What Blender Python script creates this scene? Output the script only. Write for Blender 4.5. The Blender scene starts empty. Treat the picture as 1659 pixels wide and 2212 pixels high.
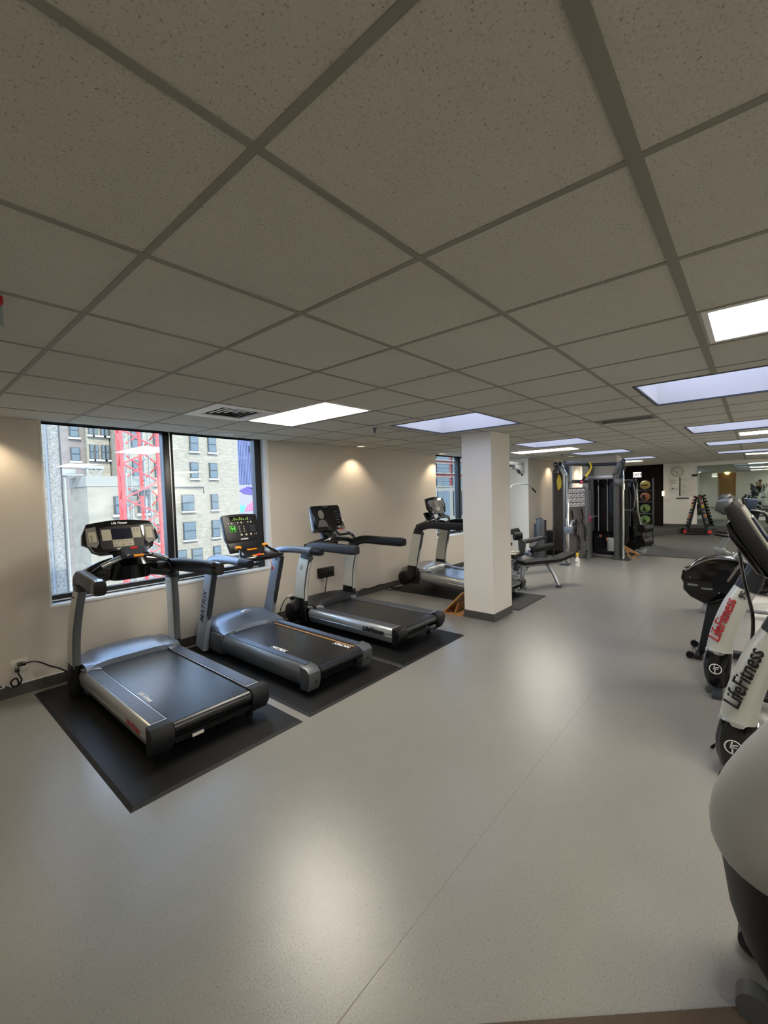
import bpy, bmesh, math, random
from mathutils import Vector, Matrix
random.seed(7)
C = bpy.context.scene.collection
sc = bpy.context.scene
V = Vector
PI = math.pi
H = 2.486            # ceiling height
WY = 5.02            # window wall
WY2 = 4.29           # far part of the window wall stands further in
JX = 10.57
BX = 18.9            # back wall

# ------------------------------------------------------------------ camera
cam = bpy.data.cameras.new('camera'); co = bpy.data.objects.new('camera', cam); C.objects.link(co)
yaw, pitch, roll = 0.71090750, -0.04472019, -0.02891311
f_ = V((math.cos(yaw)*math.cos(pitch), math.sin(yaw)*math.cos(pitch), math.sin(pitch)))
r0 = V((math.sin(yaw), -math.cos(yaw), 0)); u0 = r0.cross(f_)
r_ = r0*math.cos(roll) + u0*math.sin(roll); u_ = -r0*math.sin(roll) + u0*math.cos(roll)
mm = Matrix((r_, u_, -f_)).transposed().to_4x4(); mm.translation = V((0, 0, 1.73))
co.matrix_world = mm
cam.sensor_fit = 'HORIZONTAL'; cam.sensor_width = 36; cam.lens = 929.72/1659*36
cam.clip_start = 0.02; cam.clip_end = 400
sc.camera = co

# ------------------------------------------------------------------ light
sc.view_settings.view_transform = 'Standard'; sc.view_settings.look = 'None'
sc.view_settings.exposure = 1.45; sc.view_settings.gamma = 1.0
w = bpy.data.worlds.new('world'); sc.world = w; w.use_nodes = True
bg = w.node_tree.nodes['Background']; bg.inputs[0].default_value = (0.56, 0.70, 1.0, 1); bg.inputs[1].default_value = 3.0
sun = bpy.data.lights.new('sun', 'SUN'); sun.energy = 4.0; sun.angle = math.radians(1.5); sun.color = (1, .95, .86)
so = bpy.data.objects.new('sun', sun); C.objects.link(so)
so.rotation_euler = V((0.35, 1.0, -0.75)).to_track_quat('-Z', 'Y').to_euler()
TROFFER = 10.5
SKYL = 0.58          # skylight panes
SPOT = 9            # watts of each wall washer

# ------------------------------------------------------------------ materials
def lin(c):
    return tuple(((x/255)/12.92 if x/255 <= .04045 else ((x/255+.055)/1.055)**2.4) for x in c) + (1,)
MATS = {}
def mat(name, col, rough=.5, metal=0, bump=0, scale=50, var=0, coat=0, spec=.5, stretch=None):
    m = bpy.data.materials.new(name); m.use_nodes = True; nt = m.node_tree
    b = nt.nodes['Principled BSDF']; c4 = lin(col)
    b.inputs['Base Color'].default_value = c4; b.inputs['Roughness'].default_value = rough
    b.inputs['Metallic'].default_value = metal; b.inputs['Coat Weight'].default_value = coat
    b.inputs['Specular IOR Level'].default_value = spec
    tc = nt.nodes.new('ShaderNodeTexCoord'); n = nt.nodes.new('ShaderNodeTexNoise')
    n.inputs['Scale'].default_value = scale; n.inputs['Detail'].default_value = 3
    if stretch:
        mp = nt.nodes.new('ShaderNodeMapping'); mp.inputs['Scale'].default_value = stretch
        nt.links.new(tc.outputs['Object'], mp.inputs[0]); nt.links.new(mp.outputs[0], n.inputs[0])
    else: nt.links.new(tc.outputs['Object'], n.inputs[0])
    if var:
        r = nt.nodes.new('ShaderNodeValToRGB')
        r.color_ramp.elements[0].position = .35; r.color_ramp.elements[1].position = .65
        r.color_ramp.elements[0].color = tuple(x*(1-var) for x in c4[:3])+(1,)
        r.color_ramp.elements[1].color = tuple(min(1, x*(1+var)) for x in c4[:3])+(1,)
        nt.links.new(n.outputs[0], r.inputs[0]); nt.links.new(r.outputs[0], b.inputs['Base Color'])
    if bump:
        bp = nt.nodes.new('ShaderNodeBump'); bp.inputs['Strength'].default_value = bump; bp.inputs['Distance'].default_value = .002
        nt.links.new(n.outputs[0], bp.inputs['Height']); nt.links.new(bp.outputs[0], b.inputs['Normal'])
    MATS[name] = m; return m
def emis(name, col, s):
    m = bpy.data.materials.new(name); m.use_nodes = True; b = m.node_tree.nodes['Principled BSDF']
    b.inputs['Base Color'].default_value = lin(col); b.inputs['Emission Color'].default_value = lin(col)
    b.inputs['Emission Strength'].default_value = s; MATS[name] = m; return m
def glass(name, col, refl=.09, rough=0.0):
    m = bpy.data.materials.new(name); m.use_nodes = True; nt = m.node_tree; nt.nodes.clear()
    o = nt.nodes.new('ShaderNodeOutputMaterial'); t = nt.nodes.new('ShaderNodeBsdfTransparent'); t.inputs[0].default_value = lin(col)
    g = nt.nodes.new('ShaderNodeBsdfGlossy'); g.inputs['Roughness'].default_value = rough
    mx = nt.nodes.new('ShaderNodeMixShader'); lw = nt.nodes.new('ShaderNodeLayerWeight'); lw.inputs[0].default_value = .35
    ma = nt.nodes.new('ShaderNodeMath'); ma.operation = 'MULTIPLY_ADD'; ma.inputs[1].default_value = .5; ma.inputs[2].default_value = refl
    nt.links.new(lw.outputs['Fresnel'], ma.inputs[0]); nt.links.new(ma.outputs[0], mx.inputs[0])
    nt.links.new(t.outputs[0], mx.inputs[1]); nt.links.new(g.outputs[0], mx.inputs[2]); nt.links.new(mx.outputs[0], o.inputs[0])
    MATS[name] = m; return m
def speckle(name, base, dark, light, rough, s1=160, s2=18, blot=.1, bumpd=.0006, pits=False):
    """fine speckled sheet (vinyl floor, mineral ceiling tile)"""
    m = bpy.data.materials.new(name); m.use_nodes = True; nt = m.node_tree; b = nt.nodes['Principled BSDF']
    tc = nt.nodes.new('ShaderNodeTexCoord')
    n1 = nt.nodes.new('ShaderNodeTexNoise'); n1.inputs['Scale'].default_value = s1; n1.inputs['Detail'].default_value = 4; n1.inputs['Roughness'].default_value = .7
    n2 = nt.nodes.new('ShaderNodeTexNoise'); n2.inputs['Scale'].default_value = s2; n2.inputs['Detail'].default_value = 5
    n3 = nt.nodes.new('ShaderNodeTexNoise'); n3.inputs['Scale'].default_value = 1.1; n3.inputs['Detail'].default_value = 3
    for n in (n1, n2, n3): nt.links.new(tc.outputs['Object'], n.inputs[0])
    r = nt.nodes.new('ShaderNodeValToRGB'); e = r.color_ramp.elements
    e[0].position = .30; e[0].color = lin(dark); e[1].position = .72; e[1].color = lin(light)
    k = e.new(.42); k.color = lin(base); k = e.new(.58); k.color = lin(base)
    nt.links.new(n1.outputs[0], r.inputs[0])
    mx = nt.nodes.new('ShaderNodeMix'); mx.data_type = 'RGBA'; mx.blend_type = 'MULTIPLY'; mx.inputs[0].default_value = 1
    r2 = nt.nodes.new('ShaderNodeValToRGB'); r2.color_ramp.elements[0].position = .3; r2.color_ramp.elements[1].position = .7
    r2.color_ramp.elements[0].color = (1-blot, 1-blot, 1-blot, 1)
    ad = nt.nodes.new('ShaderNodeMath'); ad.operation = 'MULTIPLY_ADD'; ad.inputs[1].default_value = .4
    sb = nt.nodes.new('ShaderNodeMath'); sb.operation = 'MULTIPLY'; sb.inputs[1].default_value = .7
    nt.links.new(n3.outputs[0], sb.inputs[0]); nt.links.new(n2.outputs[0], ad.inputs[0]); nt.links.new(sb.outputs[0], ad.inputs[2])
    nt.links.new(ad.outputs[0], r2.inputs[0])
    nt.links.new(r.outputs[0], mx.inputs[6]); nt.links.new(r2.outputs[0], mx.inputs[7])
    nt.links.new(mx.outputs[2], b.inputs['Base Color'])
    b.inputs['Roughness'].default_value = rough
    bp = nt.nodes.new('ShaderNodeBump'); bp.inputs['Strength'].default_value = .6; bp.inputs['Distance'].default_value = bumpd
    nt.links.new(n1.outputs[0], bp.inputs['Height']); nt.links.new(bp.outputs[0], b.inputs['Normal'])
    MATS[name] = m; return m

speckle('vinyl_floor', (138,136,130), (90,86,80), (162,160,154), .29, 120, 7, .10, .0008)
MATS['vinyl_floor'].node_tree.nodes['Principled BSDF'].inputs['Specular IOR Level'].default_value = .7
speckle('ceiling_tile', (206,204,193), (122,118,107), (224,222,212), .95, 150, 24, .09, .004)
speckle('carpet', (88,76,64), (52,44,37), (128,114,98), .98, 240, 60, .25, .004)
speckle('rubber_floor', (62,63,60), (48,49,47), (82,83,80), .8, 200, 30, .1, .0006)
mat('floor_seam', (122,118,110), .6)
mat('dusty_pink', (140,84,78), .5)
mat('tee', (142,140,128), .6)
mat('paint_beige', (205,198,188), .85, bump=.15, scale=120)
mat('paint_white', (228,227,222), .8, bump=.1, scale=120)
mat('column_paint', (224,220,212), .8, bump=.12, scale=120)
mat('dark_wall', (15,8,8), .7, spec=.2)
mat('base_gray', (72,70,67), .55)
mat('white_trim', (226,228,230), .4)
mat('black_frame', (20,20,22), .35)
mat('mat_black', (17,17,17), .5, spec=.3, bump=.3, scale=400)
mat('mat_edge', (19,19,19), .7)
mat('silver', (186,189,190), .32, .75)
mat('silver_blue', (122,132,148), .33, .6)
mat('silver_paint', (190,192,186), .36, .12, coat=.2)
mat('silver_matte', (158,167,180), .34, .3)
mat('gunmetal', (72,76,82), .38, .55)
mat('graphite', (38,40,45), .42, .15, spec=.35)
mat('dark_plastic', (16,16,18), .4, spec=.3)
mat('gloss_black', (9,9,10), .13, coat=.4)
mat('belt', (26,28,31), .27, bump=.2, scale=500)
mat('rail_panel', (66,72,84), .38, .2)
mat('rail_rib', (96,104,118), .3, .6)
mat('rail_gray', (118,122,126), .34, .6)
mat('cap_gray', (92,96,100), .4, .4)
mat('tan_strip', (150,112,70), .6)
mat('key_beige', (168,162,142), .5)
mat('key_gray', (104,102,94), .5)
mat('screen', (26,28,44), .12)
mat('screen_dark', (20,19,18), .12)
mat('logo_white', (225,225,225), .4)
mat('logo_red', (170,22,28), .4)
mat('logo_black', (16,16,16), .4)
mat('logo_green', (80,190,60), .4)
mat('orange', (232,140,30), .45)
mat('red', (196,36,32), .45)
mat('yellow', (240,205,40), .45)
mat('pink', (236,60,120), .5)
mat('chrome', (215,218,220), .12, 1)
mat('wood', (176,128,78), .5, bump=.1, scale=8, var=.15, stretch=(1, 12, 12))
mat('wood_door', (150,116,66), .5, bump=.1, scale=5, var=.1, stretch=(12, 12, 1))
mat('pad_black', (17,17,18), .6, bump=.2, scale=300, spec=.25)
mat('pad_blue', (44,58,78), .45)
mat('post_gray', (84,86,88), .4, .4)
mat('steel_light', (148,152,156), .35, .5)
mat('board_gray', (84,78,80), .6)
mat('poster', (188,190,194), .5)
mat('ball_silver', (170,168,164), .3, .2)
mat('ball_yellow', (176,150,44), .5)
mat('ball_green', (104,140,54), .5)
mat('ball_orange', (150,84,36), .5)
mat('paper', (216,214,208), .7)
mat('ink', (96,96,96), .7)
mat('white_plastic', (214,212,204), .45)
mat('shell_gray', (160,162,162), .4)
mat('shell_dark', (26,28,31), .5, spec=.35)
mat('wheel_gray', (70,72,74), .5)
mat('skin', (150,104,80), .5)
mat('hair', (22,16,14), .7)
mat('cloth_black', (20,20,24), .8)
mat('cloth_navy', (28,30,40), .85)
mat('vent_white', (240,240,238), .45)
mat('vent_inside', (18,18,18), .8)
mat('galv', (128,130,124), .35, .7, var=.3, scale=14)
mat('stone_beige', (121,110,93), .9, var=.16, scale=2.2, stretch=(1, 1, 3))
mat('stone_gray', (106,94,86), .9, var=.12, scale=1.2, stretch=(1, 1, 3))
mat('stone_block', (120,110,94), .9, var=.12, scale=.8, stretch=(1, 1, 3))
mat('win_glass', (78,84,84), .45, spec=.25)
mat('win_frame', (48,50,50), .5)
mat('win_sill', (150,144,132), .7)
mat('crane_red', (176,58,52), .5)
mat('netting', (112,106,98), .9, bump=.8, scale=26, var=.3)
mat('corrugated', (78,82,112), .5)
mat('brick_red', (110,48,42), .9, var=.12, scale=3)
mat('pale_metal', (122,120,112), .6)
mat('concrete', (118,112,100), .9, var=.05, scale=1)
mat('mural_pink', (160,80,104), .8)
mat('mural_white', (122,114,114), .8)
mat('mural_teal', (70,150,150), .8)
mat('mural_plum', (70,56,110), .8)
mat('asphalt', (120,116,108), .9)
emis('troffer', (255,247,232), TROFFER)
emis('tube', (255,244,220), TROFFER*1.1)
emis('skylight', (190,200,238), SKYL*1.5)
emis('exit_face', (250,246,236), .55)
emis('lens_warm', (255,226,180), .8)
emis('warm_lamp', (255,225,150), 1.6)
glass('glass', (236,244,246), .05)
glass('pane_clear', (225,238,238), .05)
m = mat('mirror', (196,208,200), .02, 1)

# ------------------------------------------------------------------ mesh helpers
class MB:
    def __init__(s): s.bm = bmesh.new()
    def face(s, pts):
        vs = [s.bm.verts.new(V(p)) for p in pts]
        try: s.bm.faces.new(vs)
        except ValueError: pass
        return s
    def box(s, a, b, bev=0, seg=2, M=None):
        t = bmesh.new(); bmesh.ops.create_cube(t, size=1)
        a, b = V(a), V(b)
        for v in t.verts: v.co = V(((a.x+b.x)/2+v.co.x*(b.x-a.x), (a.y+b.y)/2+v.co.y*(b.y-a.y), (a.z+b.z)/2+v.co.z*(b.z-a.z)))
        if bev: bmesh.ops.bevel(t, geom=t.edges[:], offset=bev, segments=seg, affect='EDGES', profile=.5)
        if M: bmesh.ops.transform(t, matrix=M, verts=t.verts[:])
        s.add(t); return s
    def add(s, t):
        me = bpy.data.meshes.new('t'); t.to_mesh(me); t.free(); s.bm.from_mesh(me); bpy.data.meshes.remove(me)
    def prism(s, pts, ax, lo, hi, bev=0, M=None):
        """polygon pts in the plane across axis ax ('x': (y,z), 'y': (x,z), 'z': (x,y)) extruded lo..hi"""
        def P(p, t): return {'x': (t, p[0], p[1]), 'y': (p[0], t, p[1]), 'z': (p[0], p[1], t)}[ax]
        t = bmesh.new()
        A = [t.verts.new(P(p, lo)) for p in pts]; B = [t.verts.new(P(p, hi)) for p in pts]
        fs = [t.faces.new(A), t.faces.new(B[::-1])]
        n = len(pts)
        for i in range(n): t.faces.new((A[i], B[i], B[(i+1) % n], A[(i+1) % n]))
        bmesh.ops.recalc_face_normals(t, faces=t.faces[:])
        if bev:
            es = [e for e in t.edges if any(f in fs for f in e.link_faces)]
            bmesh.ops.bevel(t, geom=es, offset=bev, segments=2, affect='EDGES', profile=.5)
        if M: bmesh.ops.transform(t, matrix=M, verts=t.verts[:])
        s.add(t); return s
    def loft(s, secs, caps=True, closed=True):
        t = s.bm; rows = [[t.verts.new(V(p)) for p in sec] for sec in secs]
        n = len(rows[0]); m = n if closed else n-1
        for a, b in zip(rows, rows[1:]):
            for i in range(m):
                try: t.faces.new((a[i], a[(i+1) % n], b[(i+1) % n], b[i]))
                except ValueError: pass
        if caps and closed:
            t.faces.new(rows[0][::-1]); t.faces.new(rows[-1])
        return s
    def sweep(s, path, a, b, side=(1, 0, 0), n=20, p=3.2):
        """superellipse section swept along path; a = half size along side, b = half size across"""
        path = [V(q) for q in path]; side = V(side).normalized(); K = len(path)
        if not isinstance(a, (list, tuple)): a = [a]*K
        if not isinstance(b, (list, tuple)): b = [b]*K
        secs = []
        for i, q in enumerate(path):
            t = (path[min(i+1, K-1)]-path[max(i-1, 0)]).normalized()
            sd = (side - t*side.dot(t)).normalized(); nn = t.cross(sd)
            sec = []
            for k in range(n):
                th = 2*PI*k/n; c, d = math.cos(th), math.sin(th)
                sec.append(q + sd*(a[i]*math.copysign(abs(c)**(2/p), c)) + nn*(b[i]*math.copysign(abs(d)**(2/p), d)))
            secs.append(sec)
        return s.loft(secs)
    def tube(s, path, r, n=10):
        path = [V(q) for q in path]; t = (path[1]-path[0]).normalized()
        sd = t.orthogonal()
        K = len(path); r = r if isinstance(r, (list, tuple)) else [r]*K
        secs = []
        for i, q in enumerate(path):
            t = (path[min(i+1, K-1)]-path[max(i-1, 0)]).normalized()
            sd = (sd - t*sd.dot(t)).normalized(); nn = t.cross(sd)
            secs.append([q + (sd*math.cos(2*PI*k/n) + nn*math.sin(2*PI*k/n))*r[i] for k in range(n)])
        return s.loft(secs)
    def cyl(s, p0, p1, r, r1=None, n=20): return s.tube([p0, p1], [r, r if r1 is None else r1], n)
    def lathe(s, prof, c=(0, 0, 0), n=24, ax='z'):
        c = V(c); secs = []
        for r, h in prof:
            row = []
            for k in range(n):
                x, y = r*math.cos(2*PI*k/n), r*math.sin(2*PI*k/n)
                row.append(c + V({'z': (x, y, h), 'x': (h, x, y), 'y': (x, h, y)}[ax]))
            secs.append(row)
        return s.loft(secs)
    def ball(s, c, r, n=16, sc3=(1, 1, 1)):
        t = bmesh.new(); bmesh.ops.create_uvsphere(t, u_segments=n, v_segments=n//2+2, radius=1)
        for v in t.verts: v.co = V((c[0]+v.co.x*r*sc3[0], c[1]+v.co.y*r*sc3[1], c[2]+v.co.z*r*sc3[2]))
        s.add(t); return s
    def build(s, name, m, parent=None, ang=35, M=None):
        me = bpy.data.meshes.new(name)
        if M: bmesh.ops.transform(s.bm, matrix=M, verts=s.bm.verts[:])
        bmesh.ops.recalc_face_normals(s.bm, faces=s.bm.faces[:])
        s.bm.to_mesh(me); s.bm.free()
        me.materials.append(MATS[m] if isinstance(m, str) else m)
        if ang:
            me.shade_smooth(); me.set_sharp_from_angle(angle=math.radians(ang))
        o = bpy.data.objects.new(name, me); C.objects.link(o); o.parent = parent
        return o
def smooth_path(pts, k=6):
    """Catmull-Rom through pts"""
    P = [V(p) for p in pts]; P = [P[0]*2-P[1]] + P + [P[-1]*2-P[-2]]; out = []
    for i in range(1, len(P)-2):
        for j in range(k):
            t = j/k; a, b, c, d = P[i-1], P[i], P[i+1], P[i+2]
            out.append(.5*((2*b)+(c-a)*t+(2*a-5*b+4*c-d)*t*t+(3*b-a-3*c+d)*t**3))
    out.append(P[-2]); return out
def thing(name, label, cat, loc=(0, 0, 0), rz=0, group=None):
    o = bpy.data.objects.new(name, None); C.objects.link(o); o.empty_display_size = .1
    o.location = loc; o.rotation_euler = (0, 0, rz); o['label'] = label; o['category'] = cat
    if group: o['group'] = group
    return o
def tag(o, label, cat, group=None):
    o['label'] = label; o['category'] = cat
    if group: o['group'] = group
    return o
def struct(name, mb, m, ang=35):
    o = mb.build(name, m, None, ang); o['kind'] = 'structure'; return o
def dup(root, loc, rz=0, label=None, group=None):
    r = root.copy(); C.objects.link(r); r.location = loc; r.rotation_euler = (0, 0, rz)
    if label: r['label'] = label
    if group: r['group'] = group
    for ch in list(root.children):
        c = ch.copy(); C.objects.link(c); c.parent = r
        for g in ch.children:
            d = g.copy(); C.objects.link(d); d.parent = c
    return r
def text(name, s, size, o, xd, yd, m, parent, shear=0, ext=.0008, bold=0, align='LEFT', sx=1.0):
    cu = bpy.data.curves.new('t', 'FONT'); cu.body = s; cu.size = size; cu.extrude = ext; cu.shear = shear
    cu.offset = bold; cu.align_x = align; cu.space_character = 1.0
    ob = bpy.data.objects.new('t', cu); C.objects.link(ob)
    bpy.context.view_layer.update()
    me = bpy.data.meshes.new_from_object(ob.evaluated_get(bpy.context.evaluated_depsgraph_get()))
    bpy.data.objects.remove(ob); bpy.data.curves.remove(cu)
    xd, yd = V(xd).normalized(), V(yd); z = xd.cross(yd).normalized(); yd = z.cross(xd)
    M = Matrix((xd*sx, yd, z)).transposed().to_4x4(); M.translation = V(o)
    me.transform(M); me.materials.clear(); me.materials.append(MATS[m])
    ob = bpy.data.objects.new(name, me); C.objects.link(ob); ob.parent = parent; return ob
def rotx(a, c):
    c = V(c); return Matrix.Translation(c) @ Matrix.Rotation(a, 4, 'X') @ Matrix.Translation(-c)
def area_portal(name, loc, sx, sy, rot):
    l = bpy.data.lights.new(name, 'AREA'); l.shape = 'RECTANGLE'; l.size = sx; l.size_y = sy; l.cycles.is_portal = True
    o = bpy.data.objects.new(name, l); C.objects.link(o); o.location = loc; o.rotation_euler = rot
area_portal('daylight_portal', (2.2, 5.30, 1.65), 2.5, 1.8, (-PI/2, 0, 0))
area_portal('daylight_portal', (8.7, 5.30, 1.65), 2.5, 1.8, (-PI/2, 0, 0))

# ------------------------------------------------------------------ shell
def wall_y(name, y0, y1, x0, x1, holes, m, z1=H+.2):
    """wall running along x between y0 and y1, with rectangular holes (xa, xb, za, zb)"""
    mb = MB(); x = x0
    for xa, xb, za, zb in sorted(holes):
        mb.box((x, y0, 0), (xa, y1, z1))
        if za > 0: mb.box((xa, y0, 0), (xb, y1, za))
        if zb < z1: mb.box((xa, y0, zb), (xb, y1, z1))
        x = xb
    mb.box((x, y0, 0), (x1, y1, z1)); return struct(name, mb, m, 0)
W1 = (0.985, 3.40, 0.755, H+.01); W2 = (7.50, 9.92, 0.755, H+.01); W3 = (12.75, 13.98, 0.755, H+.01)
wall_y('wall_left', WY, WY+.26, -1.6, JX+.2, [W1, W2], 'paint_beige')
wall_y('wall_left', WY2, WY2+.26, JX, BX+.15, [W3], 'paint_beige')
struct('wall_left', MB().box((JX-.03, WY2, 0), (JX, WY, H+.2)), 'paint_white', 0)
# back wall: pale part, dark painted recess side
struct('wall_back', MB().box((BX, -3.2, 0), (BX+.15, 2.56, H+.2)), 'paint_white', 0)
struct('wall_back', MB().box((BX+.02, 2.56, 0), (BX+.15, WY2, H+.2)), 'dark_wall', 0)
struct('wall_right', MB().box((-1.6, -3.2, 0), (BX, -3.05, H+.2)), 'paint_white', 0)
struct('wall_front', MB().box((-1.55, -3.2, 0), (-1.40, WY, H+.2)), 'paint_white', 0)
struct('wall_column', MB().box((5.12, 2.567, 0), (5.675, 3.0, H), .004), 'column_paint', 0)
struct('wall_column', MB().box((11.72, 2.55, 0), (12.15, 3.35, H), .004), 'column_paint', 0)
struct('baseboard_column', MB().box((5.112, 2.559, 0), (5.683, 3.008, .102), .003), 'base_gray', 0)
struct('baseboard_column', MB().box((11.71, 2.54, 0), (12.16, 3.36, .102), .003), 'base_gray', 0)
struct('baseboard_left', MB().box((-1.4, WY-.008, 0), (JX-.03, WY, .102)), 'base_gray', 0)
struct('baseboard_left', MB().box((JX, WY2-.008, 0), (BX, WY2, .102)), 'base_gray', 0)
struct('trim_left', MB().box((-1.4, WY-.012, .102), (1.05, WY, .109)), 'white_trim', 0)
struct('baseboard_back', MB().box((BX-.008, -3.0, .2), (BX, 2.56, .28)), 'base_gray', 0)
# floor
fl = struct('floor', MB().box((-1.6, -3.2, -.1), (BX+.15, WY+.26, 0)), 'vinyl_floor', 0)
for y in (1.02, ):
    struct('trim_floor', MB().box((-1.3, y, 0), (12.1, y+.0025, .0004)), 'floor_seam', 0)
struct('trim_floor', MB().box((6.34, -3.0, 0), (6.342, 2.5, .0004)), 'floor_seam', 0)
struct('floor_rubber', MB().prism([(12.15, -3.0), (12.15, 2.9), (12.6, WY2-.01), (BX, WY2-.01), (BX, -3.0)], 'z', 0, .012), 'rubber_floor', 0)
struct('floor_platform', MB().prism([(16.25, 2.72), (18.28, 1.80), (18.28, -3.0), (BX, -3.0), (BX, WY2-.01), (16.25, WY2-.01)], 'z', 0, .20), 'rubber_floor', 0)
struct('floor_platform', MB().box((18.27, 1.14, .012), (18.285, 1.80, .2)), 'rubber_floor', 0)
cp = struct('floor_carpet', MB().prism([(1.13, .70), (1.80, -.03), (2.6, -.9), (2.6, -2.9), (-1.38, -2.9), (-1.38, 3.4), (-1.2, 3.4)], 'z', 0, .008), 'carpet', 0)

# ceiling
GX = [0.568+.6084*i for i in range(-4, 31)]; GY = [0.8265+.6108*j for j in range(-7, 7)]
GX = [x for x in GX if x > -1.4] ; GY = [y for y in GY if y < WY]
SKY = [(x, x+1.1, ya, yb) for x in (3.79, 6.99, 9.96, 13.2) for ya, yb in ((2.04, 3.15), (-.39, .72))]
TRO = [(2.385, 2.955, 2.655, 3.835), (2.40, 2.95, -1.0, .185), (8.49, 9.06, 2.61, 3.85), (8.49, 9.06, -1.0, .2), (14.9, 15.5, -1.0, .2), (14.9, 15.5, 2.61, 3.85), (5.44, 6.04, -2.85, -1.65), (11.52, 12.12, -2.85, -1.65), (-.65, -.05, -2.85, -1.65), (14.9, 15.5, -2.85, -1.65), (17.4, 18.0, -2.85, -1.65)]  # troffers along the right wall are out of view, added to brighten the room
VEN = [(1.79, 2.375, 3.27, 3.87), (5.46, 5.76, .84, 1.42)]
holes = SKY+TRO+VEN
def inhole(x, y, e=0): return any(a-e < x < b+e and c-e < y < d+e for a, b, c, d in holes)
mb = MB()
xs = sorted(set([round(v, 4) for v in [-1.4, BX]+GX+[h[0] for h in holes]+[h[1] for h in holes]]))
ys = sorted(set([round(v, 4) for v in [-3.05, WY]+GY+[h[2] for h in holes]+[h[3] for h in holes]]))
for a, b in zip(xs, xs[1:]):
    for c, d in zip(ys, ys[1:]):
        if not inhole((a+b)/2, (c+d)/2): mb.face([(a, c, H+.0015), (a, d, H+.0015), (b, d, H+.0015), (b, c, H+.0015)])
ceil = struct('ceiling', mb, 'ceiling_tile', 0)
mb = MB()
def strips(fixed, cuts, vert, wd):
    for a, b in zip(cuts, cuts[1:]):
        mid = (a+b)/2; p = (fixed, mid) if vert else (mid, fixed)
        if inhole(*p, .0): continue
        if vert: mb.box((fixed-wd/2, a, H-.001), (fixed+wd/2, b, H+.010))
        else: mb.box((a, fixed-wd/2, H-.0015), (b, fixed+wd/2, H+.010))
for x in GX: strips(x, ys, True, .022)
for y in GY: strips(y, xs, False, .034 if abs(y-.2157) < .02 else .022)
struct('trim_ceiling', mb, 'tee', 0)
struct('ceiling_slab', MB().box((-1.6, -3.2, H+.75), (BX+.15, WY+.26, H+.9)), 'concrete', 0)
struct('trim_ceiling', MB().box((-1.6, WY, H+.01), (BX+.15, WY+.26, H+.75)), 'paint_beige', 0)

# window units: reveal, sill, frame, mullion, panes
def window(n, wdef, yw, mull, label):
    xa, xb, za, zb = wdef; gy = yw+.14
    w = thing('window_%d' % n, label, 'window', (xa, yw, 0)); w['kind'] = 'structure'
    L = lambda p: (p[0]-xa, p[1]-yw, p[2])
    def bx(mb, a, b, bev=0): return mb.box(L(a), L(b), bev)
    mb = MB(); bx(mb, (xa-.012, yw-.012, za-.022), (xb+.012, yw+.14, za+.006), .003); mb.build('window_sill', 'white_trim', w)
    mb = MB(); bx(mb, (xa-.008, yw-.004, za), (xa+.006, yw+.14, zb)); bx(mb, (xb-.006, yw-.004, za), (xb+.045, yw+.14, zb)); mb.build('side_reveal', 'white_trim', w)
    mb = MB()
    bx(mb, (xa+.006, gy-.03, za+.006), (xb-.006, gy+.05, za+.075)); bx(mb, (xa+.006, gy-.02, za+.075), (xa+.02, gy+.05, zb))
    bx(mb, (xb-.10, gy-.04, za), (xb-.006, gy+.05, zb)); mb.build('window_frame', 'black_frame', w)
    mb = MB(); bx(mb, (xa+.02, gy-.036, za+.02), (xb-.1, gy-.03, za+.032)); mb.build('track', 'chrome', w)
    mb = MB(); bx(mb, (mull-.055, gy-.05, za+.02), (mull+.055, gy+.05, zb), .004); mb.build('mullion', 'black_frame', w)
    mb = MB(); bx(mb, (mull+.012, gy-.056, za+.075), (mull+.024, gy-.049, zb)); mb.build('mullion_strip', 'silver', w)
    for a, b in ((xa+.02, mull-.055), (mull+.055, xb-.1)):
        mb = MB(); bx(mb, (a, gy, za+.07), (b, gy+.005, zb)); mb.build('pane', 'glass', w, 0)
window(1, W1, WY, 2.165, 'wide two-pane window with white sill behind the nearest treadmill')
window(2, W2, WY, 8.62, 'two-pane window partly hidden behind the square column')
window(3, W3, WY2, 13.3, 'narrow far window glimpsed behind the cable machine')

# skylight wells
for i, (a, b, c, d) in enumerate(SKY):
    t = thing('skylight', '', 'skylight', ((a+b)/2, (c+d)/2, H), 0, 'square skylights in the ceiling')
    rowname = 'window-side row' if c > 1 else 'right-hand row'
    t['label'] = ['nearest', 'second', 'third', 'farthest'][i//2] + ' square sky-blue skylight in the ' + rowname + ' of the ceiling'
    hx, hy = (b-a)/2, (d-c)/2; z1 = .34
    mb = MB()
    for s in (-1, 1):
        mb.box((s*hx-(.01 if s > 0 else 0), -hy, 0), (s*hx+(.01 if s < 0 else 0), hy, z1)); mb.box((-hx, s*hy-(.01 if s > 0 else 0), 0), (hx, s*hy+(.01 if s < 0 else 0), z1))
    mb.build('well_lining', 'paint_white', t, 0)
    mb = MB(); e = .012
    for s in (-1, 1):
        mb.box((s*(hx-e)-e, -hy, -.003), (s*(hx-e)+e, hy, .01)); mb.box((-hx+2*e, s*(hy-e)-e, -.003), (hx-2*e, s*(hy-e)+e, .01))
    mb.build('rim', 'gunmetal', t, 0)
    MB().box((-hx, -hy, z1), (hx, hy, z1+.01)).build('pane', 'skylight', t, 0)
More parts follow.
